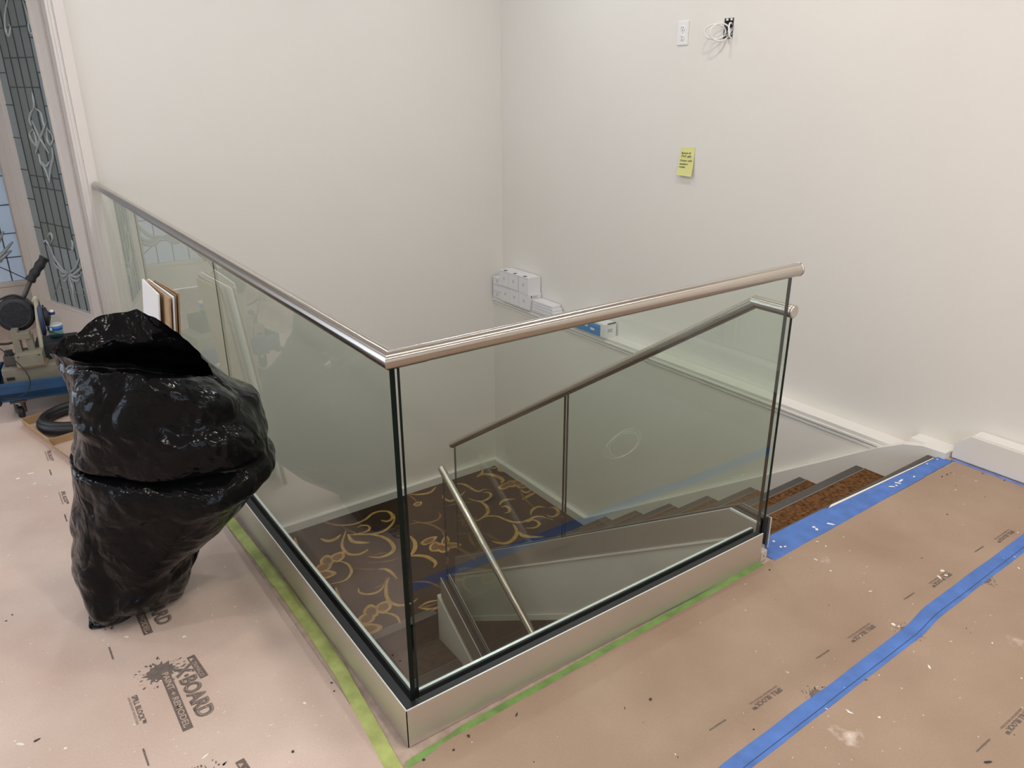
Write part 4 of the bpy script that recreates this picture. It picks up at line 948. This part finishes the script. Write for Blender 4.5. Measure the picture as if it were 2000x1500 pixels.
for s, u0, v0, w, h in (('Button #', 0.10, 0.235, 0.66, 0.075), ('TV? #5', 0.10, 0.355, 0.72, 0.080), ('Center with', 0.06, 0.50, 0.84, 0.070), ('standard', 0.06, 0.62, 0.58, 0.065), ('Outlet', 0.06, 0.73, 0.44, 0.065)):
    me = text_mesh(s, w, h, 0.25, 0.012)
    for v in me.vertices: v.co = note_pt(u0 + v.co.x, v0 - v.co.y, 0.0014)
    link('handwriting', me, 'ink', nt)

# ------------------------------------------------------------------ cardboard tray with black hose
P0 = Vector((-0.600, 2.872, 0)); d1 = Vector((0.235, -0.972, 0)); d2 = Vector((0.972, 0.235, 0))
def tp3(a, b, z): return P0 + d1 * a + d2 * b + Vector((0, 0, z))
ct = thing('cardboard_tray', 'flat open cardboard tray on the floor behind the trash bag', 'box', tuple(P0 + d1 * 0.3 + d2 * 0.2))
def tslab(name, a0, a1, b0, b1, z0, z1, mat, lean=0.0):
    bm = bmesh.new(); vs = []
    for z, ln in ((z0, 0), (z1, lean)):
        for a, b in ((a0, b0), (a1, b0), (a1, b1), (a0, b1)): vs.append(bm.verts.new(tp3(a, b - ln, z)))
    for f in ((3, 2, 1, 0), (4, 5, 6, 7), (0, 1, 5, 4), (1, 2, 6, 5), (2, 3, 7, 6), (3, 0, 4, 7)): bm.faces.new([vs[i] for i in f])
    return bm_obj(name, bm, mat, ct)
tslab('tray_bottom', 0, 0.66, 0, 0.36, 0.0008, 0.004, 'board_light')
tslab('tray_wall', 0, 0.36, 0.0, 0.004, 0.004, 0.046, 'cardboard', 0.01); tslab('tray_wall', 0.36, 0.66, 0.0, 0.004, 0.004, 0.034, 'cardboard', 0.016)
tslab('tray_wall', 0, 0.66, 0.356, 0.36, 0.004, 0.046, 'cardboard'); tslab('tray_wall', 0, 0.004, 0, 0.36, 0.004, 0.046, 'cardboard'); tslab('tray_wall', 0.656, 0.66, 0, 0.36, 0.004, 0.046, 'cardboard')
tslab('tray_divider', 0.345, 0.349, 0.0, 0.36, 0.004, 0.040, 'cardboard')
hc = tp3(0.172, 0.182, 0)
bm = bmesh.new()
def ringp(r, z, n=48): return [(hc.x + r * 0.96 * math.cos(2 * math.pi * k / n), hc.y + r * math.sin(2 * math.pi * k / n), z + 0.004 * math.sin(4 * math.pi * k / n)) for k in range(n)]
add_tube(bm, ringp(0.152, 0.036), 0.026, 12, closed=True)
hs = tag(bm_obj('rubber_hose', bm, 'rubber'), 'black rubber hose coiled into a ring inside the cardboard tray', 'hose')
bm = bmesh.new(); add_tube(bm, ringp(0.146, 0.056), 0.018, 12, closed=True); bm_obj('hose_lip', bm, 'rubber', hs)

# ------------------------------------------------------------------ blue cart with the saw on it
CA = -0.17
def cp(x, y, z): return Vector((-0.594 + x * math.cos(CA) - y * math.sin(CA), 3.012 + x * math.sin(CA) + y * math.cos(CA), z))
def cbox(name, x0, x1, y0, y1, z0, z1, mat, parent, bev=0.0):
    bm = bmesh.new(); add_box(bm, x0, x1, y0, y1, z0, z1, 0, bev)
    for v in bm.verts: v.co = cp(v.co.x, v.co.y, v.co.z)
    return bm_obj(name, bm, mat, parent)
cart = thing('tool_cart', 'low blue metal tool cart on black casters behind the trash bag', 'cart', tuple(cp(0.1, 0.2, 0)))
tx0, tx1, ty0, ty1 = -0.095, 0.47, -0.055, 0.34
cbox('tray_floor', tx0, tx1, ty0, ty1, 0.118, 0.150, 'cartblue', cart)
cbox('tray_side', tx0, tx1, ty0, ty0 + 0.012, 0.112, 0.205, 'cartblue', cart, 0.003); cbox('tray_side', tx0, tx1, ty1 - 0.012, ty1, 0.112, 0.205, 'cartblue', cart, 0.003)
cbox('tray_side', tx0, tx0 + 0.012, ty0, ty1, 0.112, 0.205, 'cartblue', cart, 0.003); cbox('tray_side', tx1 - 0.012, tx1, ty0, ty1, 0.112, 0.205, 'cartblue', cart, 0.003)
cbox('rim_groove', tx0 - 0.001, tx1 + 0.001, ty0 - 0.0012, ty0, 0.182, 0.185, 'cartrim', cart)
cbox('corner_bumper', tx0 - 0.012, tx0 + 0.03, ty0 - 0.012, ty0 + 0.03, 0.096, 0.118, 'rubber', cart, 0.005)
cbox('under_frame', tx0 + 0.03, tx1 - 0.03, ty0 + 0.03, ty1 - 0.03, 0.100, 0.118, 'darksteel', cart)
for wx, wy in ((0.0, 0.0), (0.40, 0.0), (0.0, 0.27), (0.40, 0.27)):
    c = cp(wx, wy, 0)
    cbox('caster_plate', wx - 0.035, wx + 0.035, wy - 0.03, wy + 0.03, 0.088, 0.100, 'darksteel', cart)
    w = lathe('caster_wheel', [(0.012, -0.014), (0.028, -0.013), (0.030, -0.006), (0.030, 0.006), (0.028, 0.013), (0.012, 0.014)], (c.x, c.y, 0.0305), 'rubber', cart, 24, (RGT * 0.9 + FWD * 0.43).normalized())
    bm = bmesh.new()
    for s in (-1, 1):
        q = (RGT * 0.9 + FWD * 0.43).normalized() * 0.017 * s
        add_tube(bm, [c + q + Vector((0, 0, 0.028)), c + q + Vector((0, 0, 0.09))], 0.010, 8)
    bm_obj('caster_fork', bm, 'darksteel', cart)
    lathe('swivel_ring', [(0.024, 0), (0.024, 0.006)], (c.x, c.y, 0.082), 'chrome', cart, 20)
SY = 3.15
def sp_(x, y, dy=0.0): return on_plane(1, SY + dy, x, y)
saw = thing('metal_saw', 'grey and black bench cut-off saw with lever handle on the blue cart', 'power tool', tuple(cp(0.1, 0.15, 0.15)))
cbox('base', -0.045, 0.36, 0.02, 0.26, 0.150, 0.255, 'beige', saw, 0.004)
cbox('base_slot', 0.055, 0.36, 0.017, 0.021, 0.152, 0.175, 'slot', saw)
cbox('base_notch', -0.03, 0.005, 0.017, 0.021, 0.196, 0.212, 'slot', saw)
cbox('vise', 0.030, 0.150, -0.005, 0.12, 0.262, 0.328, 'beige', saw, 0.003)
for vx in (0.045, 0.135): 
    c = cp(vx, -0.006, 0.318); lathe('bolt', [(0.004, 0), (0.004, 0.002)], tuple(c), 'slot', saw, 10, -FWD)
cbox('vise_jaw', 0.03, 0.16, 0.0, 0.13, 0.255, 0.264, 'cardboard_dk', saw)
cbox('clamp_block', -0.03, 0.025, 0.06, 0.12, 0.255, 0.310, 'darksteel', saw, 0.004)
cbox('clamp_screw', -0.022, 0.012, 0.07, 0.11, 0.310, 0.332, 'motor', saw, 0.004)
cbox('pivot_column', 0.028, 0.060, 0.05, 0.11, 0.325, 0.440, 'beige', saw, 0.003)
cbox('pivot_column', 0.085, 0.115, 0.06, 0.12, 0.325, 0.400, 'beige', saw, 0.003)
cbox('pivot_block', 0.050, 0.110, 0.045, 0.10, 0.390, 0.425, 'beige', saw, 0.004)
cbox('work_table', 0.11, 0.30, 0.10, 0.26, 0.255, 0.340, 'motor', saw, 0.004)
# motor
mc = sp_(30, 615); ma = Vector((-0.10, -0.98, 0.12)).normalized()
mo = lathe('motor', [(0.070, -0.17), (0.084, -0.15), (0.088, -0.02), (0.086, 0.0), (0.078, 0.010), (0.060, 0.010)], tuple(mc - ma * 0.0), 'motor', saw, 40, ma)
q = Vector((0, 0, 1)).rotation_difference(ma)
def mp_(x, y, h): return mc + q @ Vector((x, y, h))
bm = bmesh.new()
for k in range(-5, 6):
    o = k * 0.0115; hw = math.sqrt(max(0, 0.064 ** 2 - o * o))
    add_tube(bm, [mp_(-hw, o, 0.013), mp_(hw, o, 0.013)], 0.0022, 5); add_tube(bm, [mp_(o, -hw, 0.014), mp_(o, hw, 0.014)], 0.0022, 5)
add_tube(bm, [mp_(0.066 * math.cos(k * math.pi / 16), 0.066 * math.sin(k * math.pi / 16), 0.012) for k in range(32)], 0.004, 8, closed=True)
bm_obj('fan_grille', bm, 'grille', mo)
# lever
P = [sp_(44, 585, 0.05), sp_(50, 572, 0.05), sp_(60, 548, 0.05)]
lv = tube('lever', P, 0.0115, 'darksteel', saw, 14)
P = spline([sp_(58, 549, 0.05), sp_(66, 536, 0.05), sp_(76, 521, 0.05), sp_(87, 503, 0.05)], 5); n = len(P)
tube('hand_grip', P, 0.02, 'rubber_grip', lv, 16, [0.0225 + 0.0025 * math.sin(i * 1.3) for i in range(n - 1)] + [0.026])
tube('trigger', [sp_(80, 515, 0.045), sp_(88, 518, 0.04)], 0.010, 'rubber_grip', lv, 10)
# blade guard, edge on
gc = sp_(79, 620, 0.02); vd = (gc - CC).normalized(); ga = (vd.cross(Vector((0, 0, 1))).normalized() + vd * 0.04).normalized()
gb_ = lathe('blade_guard', [(0.03, -0.012), (0.088, -0.011), (0.096, -0.006), (0.096, 0.006), (0.088, 0.011), (0.03, 0.012)], tuple(gc), 'guardblue', saw, 40, ga)
lathe('gear_hub', [(0.05, 0.0), (0.05, 0.016), (0.03, 0.022), (0.012, 0.030)], tuple(gc + ga * 0.016), 'motor', saw, 24, ga)
for ang in (0.4, 2.2, 4.2):
    v = Vector((0, 0, 1)) * math.cos(ang) + ga.cross(Vector((0, 0, 1))).normalized() * math.sin(ang); lathe('bolt', [(0.006, 0), (0.006, 0.008)], tuple(gc + ga * 0.016 + v * 0.07), 'motor', saw, 10, ga)
tube('coolant_hose', spline([sp_(66, 588, -0.02), sp_(69, 582, -0.03), sp_(71, 595, -0.03), sp_(74, 625, -0.04), sp_(79, 665, -0.06), sp_(84, 697, -0.08), sp_(92, 722, -0.10), sp_(106, 745, -0.14), sp_(124, 759, -0.18), sp_(150, 765, -0.24), sp_(172, 764, -0.28)], 6), 0.0105, 'hose', saw, 12)
for pts in ([(52, 592, 0.02), (40, 580, 0.02), (22, 577, 0.03), (0, 585, 0.04), (-25, 600, 0.06)], [(48, 592, 0.04), (36, 586, 0.04), (18, 585, 0.05), (-5, 596, 0.06), (-25, 612, 0.06)], [(34, 662, -0.02), (22, 670, -0.02), (0, 672, -0.01), (-25, 668, 0.02)]):
    tube('power_cable', spline([sp_(*p) for p in pts], 6), 0.0055, 'rubber', saw, 10)
tube('thin_wire', spline([sp_(-20, 668, -0.05), sp_(0, 681, -0.12), sp_(20, 697, -0.18), sp_(44, 718, -0.22), sp_(57, 738, -0.24), sp_(58, 755, -0.24), sp_(48, 770, -0.24), sp_(28, 778, -0.24), sp_(8, 779, -0.24)], 6), 0.0026, 'rubber', saw, 8)
cbox('switch_box', -0.16, -0.075, 0.02, 0.10, 0.38, 0.45, 'beige', saw, 0.006)
# bottle on the saw's table
bq = sp_(119, 690, 0.02); bz = 0.3402
bcen = (bq.x + 0.0, bq.y, bz)
bt = thing('water_bottle', 'clear plastic water bottle with blue cap and blue label on the saw table', 'bottle', bcen)
k = 0.93
prof = [(0.030, 0.0), (0.034, 0.004), (0.0345, 0.05), (0.0345, 0.115), (0.033, 0.13), (0.026, 0.148), (0.016, 0.160), (0.0125, 0.164)]
hh = sp_(118, 603, 0.02).z - bz; k = hh / 0.192
prof = [(r, h * k) for r, h in prof]
lathe('bottle_body', prof, bcen, 'bottle_glass', bt, 32)
lathe('water_fill', [(0.029, 0.003), (0.0325, 0.006), (0.0335, 0.045 * k), (0.0334, 0.047 * k)], bcen, 'water', bt, 28)
lathe('label_band', [(0.0346, 0.058 * k), (0.0352, 0.058 * k), (0.0352, 0.084 * k), (0.0346, 0.084 * k)], bcen, 'labelblue', bt, 32)
lathe('label_band', [(0.0346, 0.084 * k), (0.0351, 0.084 * k), (0.0351, 0.096 * k), (0.0346, 0.096 * k)], bcen, 'boxwhite', bt, 32)
cv = (-FWD); box('label_panel', bcen[0] + cv.x * 0.0352 - 0.007, bcen[0] + cv.x * 0.0352 + 0.007, bcen[1] + cv.y * 0.0352 - 0.002, bcen[1] + cv.y * 0.0352 + 0.002, bz + 0.062 * k, bz + 0.082 * k, 'boxwhite', bt)
lathe('cap', [(0.0145, 0.163 * k), (0.0155, 0.165 * k), (0.0155, 0.178 * k), (0.013, 0.180 * k)], bcen, 'capblue', bt, 24)
lathe('spout', [(0.010, 0.180 * k), (0.010, 0.190 * k), (0.006, 0.193 * k)], bcen, 'plastic_white', bt, 18)

# ------------------------------------------------------------------ cardboard sheets leaning on the glass
SH = [(-0.112, 277, 545, 308, 575, 'cardboard_white', 'white-faced cardboard sheet, outermost of the leaning pack'),
      (-0.092, 281, 545, 330, 583, 'cardboard', 'brown cardboard sheet just behind the white-faced one'),
      (-0.078, 288, 545, 337, 580, 'cardboard_white', 'pale cardboard sheet in the middle of the leaning pack'),
      (-0.060, 300, 548, 341, 577, 'cardboard_dk', 'dark brown cardboard sheet near the back of the leaning pack'),
      (-0.046, 310, 552, 347, 573, 'cardboard', 'tan cardboard sheet closest to the glass')]
for x, ax_, ay_, bx_, by_, mt, lb in SH:
    a = on_plane(0, x, ax_, ay_); b = on_plane(0, x, bx_, by_); zt = (a.z + b.z) / 2
    bm = bmesh.new(); th = 0.006; base = x - 0.10
    vs = [bm.verts.new(c) for c in ((base, a.y + 0.02, 0.0012), (base + th, a.y + 0.02, 0.0012), (base + th, b.y, 0.0012), (base, b.y, 0.0012), (x, a.y, a.z), (x + th, a.y, a.z), (x + th, b.y, b.z), (x, b.y, b.z))]
    for f in ((3, 2, 1, 0), (4, 5, 6, 7), (0, 1, 5, 4), (1, 2, 6, 5), (2, 3, 7, 6), (3, 0, 4, 7)): bm.faces.new([vs[i] for i in f])
    tag(bm_obj('cardboard_sheet', bm, mt), lb, 'cardboard', 'cardboard sheets leaning on the glass')

# ------------------------------------------------------------------ trash bag
def at_depth(x, y, D):
    d = RM @ Vector(((x - 1000) / 1515.87, -(y - 750) / 1515.87, -1.0)); return CC + d * (D / d.dot(FWD))
RINGS = []
def ring(L, R, D, h, N=None, F=None, dzN=0.0, dzF=0.0):
    l = at_depth(*L, D); r = at_depth(*R, D); c = (l + r) / 2
    n = at_depth(*N, D - h) if N else c - FWD * h + Vector((0, 0, dzN)); f = at_depth(*F, D + h) if F else c + FWD * h + Vector((0, 0, dzF))
    RINGS.append((l, r, n, f))
RINGS.append((Vector((-0.50, 1.08, 0.004)), Vector((-0.36, 1.08, 0.004)), Vector((-0.46, 1.03, 0.004)), Vector((-0.42, 1.25, 0.004))))
RINGS.append((Vector((-0.590, 0.992, 0.004)), Vector((-0.312, 0.996, 0.006)), Vector((-0.456, 0.990, 0.004)), Vector((-0.36, 1.40, 0.004))))
ring((176, 1172), (374, 1108), 2.11, 0.17)
ring((168, 1100), (396, 1064), 2.15, 0.20)
ring((160, 1040), (446, 1014), 2.17, 0.225)
ring((158, 960), (498, 958), 2.18, 0.24)
ring((154, 900), (527, 918), 2.18, 0.25, N=(300, 1010))
ring((149, 872), (527, 894), 2.18, 0.245, N=(300, 972))
ring((166, 876), (520, 880), 2.18, 0.185, N=(310, 930))
ring((153, 856), (519, 852), 2.18, 0.225, N=(300, 940))
ring((158, 812), (509, 818), 2.18, 0.235, N=(305, 880))
ring((155, 776), (490, 790), 2.18, 0.230)
ring((138, 744), (464, 770), 2.18, 0.215, N=(290, 775), F=(340, 712))
ring((120, 720), (430, 746), 2.18, 0.19, N=(270, 735), F=(330, 690))
ring((110, 705), (420, 738), 2.18, 0.17, N=(262, 718), F=(318, 666))
ring((98, 688), (411, 732), 2.18, 0.20, N=(248, 708), F=(268, 605))
NC, NRW = 260, 190
KP = []
for j in range(4): KP.append(spline([r[j] for r in RINGS], 10))
tot = len(KP[0]) - 1
bm = bmesh.new(); rows = []
for i in range(NRW + 1):
    t = i / NRW * tot; i0 = min(int(t), tot - 1); ft = t - i0
    l, r, n, f = [k_[i0].lerp(k_[i0 + 1], ft) for k_ in KP]; c = (l + r + n + f) / 4
    vfrac = i / NRW; row = []
    for s in range(NC):
        th = 2 * math.pi * s / NC; cx_, sy_ = math.cos(th), math.sin(th)
        ex = 0.88 + 0.75 * max(0, 1 - vfrac / 0.22) + 0.45 * max(0, (vfrac - 0.80) / 0.20)
        a = math.copysign(abs(cx_) ** ex, cx_); b = math.copysign(abs(sy_) ** ex, sy_)
        p = c + (r - c) * max(a, 0) + (l - c) * max(-a, 0) + (f - c) * max(b, 0) + (n - c) * max(-b, 0)
        out = (p - c); out = out.normalized() if out.length > 1e-6 else Vector((0, 0, 1))
        # creased film: long drape folds and crossing creases, all V-shaped
        w = 0.030 * (abs(noise.noise(Vector((th * 1.25 + 0.9 * vfrac, vfrac * 1.6, 1.0)))) - 0.18)
        w += 0.022 * (abs(noise.noise(Vector((p.x * 4.5 + 2.0 * p.z, p.y * 4.5, p.z * 4.0 - 2.2 * p.x)))) - 0.2)
        w += 0.010 * (abs(noise.noise(Vector((p.x * 10 + 4 * p.z, p.y * 10, p.z * 9 + 3 * p.x + 7)))) - 0.2)
        k2 = 0.35 + 1.1 * max(0, (vfrac - 0.62) / 0.38) + 0.6 * max(0, 1 - vfrac / 0.3)
        w += 0.0055 * k2 * (abs(noise.noise(Vector((p.x * 26 + 5 * p.z, p.y * 26, p.z * 24 + 11)))) - 0.2)
        edge = min(1, vfrac / 0.08); q2 = p + out * w * edge
        if vfrac > 0.93: q2.z += 0.012 * noise.noise(Vector((th * 3, 5.0, vfrac * 4))) * (vfrac - 0.93) / 0.07
        lim = 0.0270 if q2.z > 0.125 else -0.003
        if q2.x > lim: q2.x = lim - 0.0004 * abs(noise.noise(q2 * 30))
        q2.z = max(q2.z, 0.0022)
        row.append(bm.verts.new(q2))
    rows.append(row)
for A_, B_ in zip(rows, rows[1:]):
    for s in range(NC):
        bm.faces.new((A_[s], A_[(s + 1) % NC], B_[(s + 1) % NC], B_[s])).smooth = True
bm.faces.new(rows[0][::-1])
tag(bm_obj('trash_bag', bm, 'bag', recalc=False), 'big open black plastic trash bag leaning on the glass railing', 'trash bag')
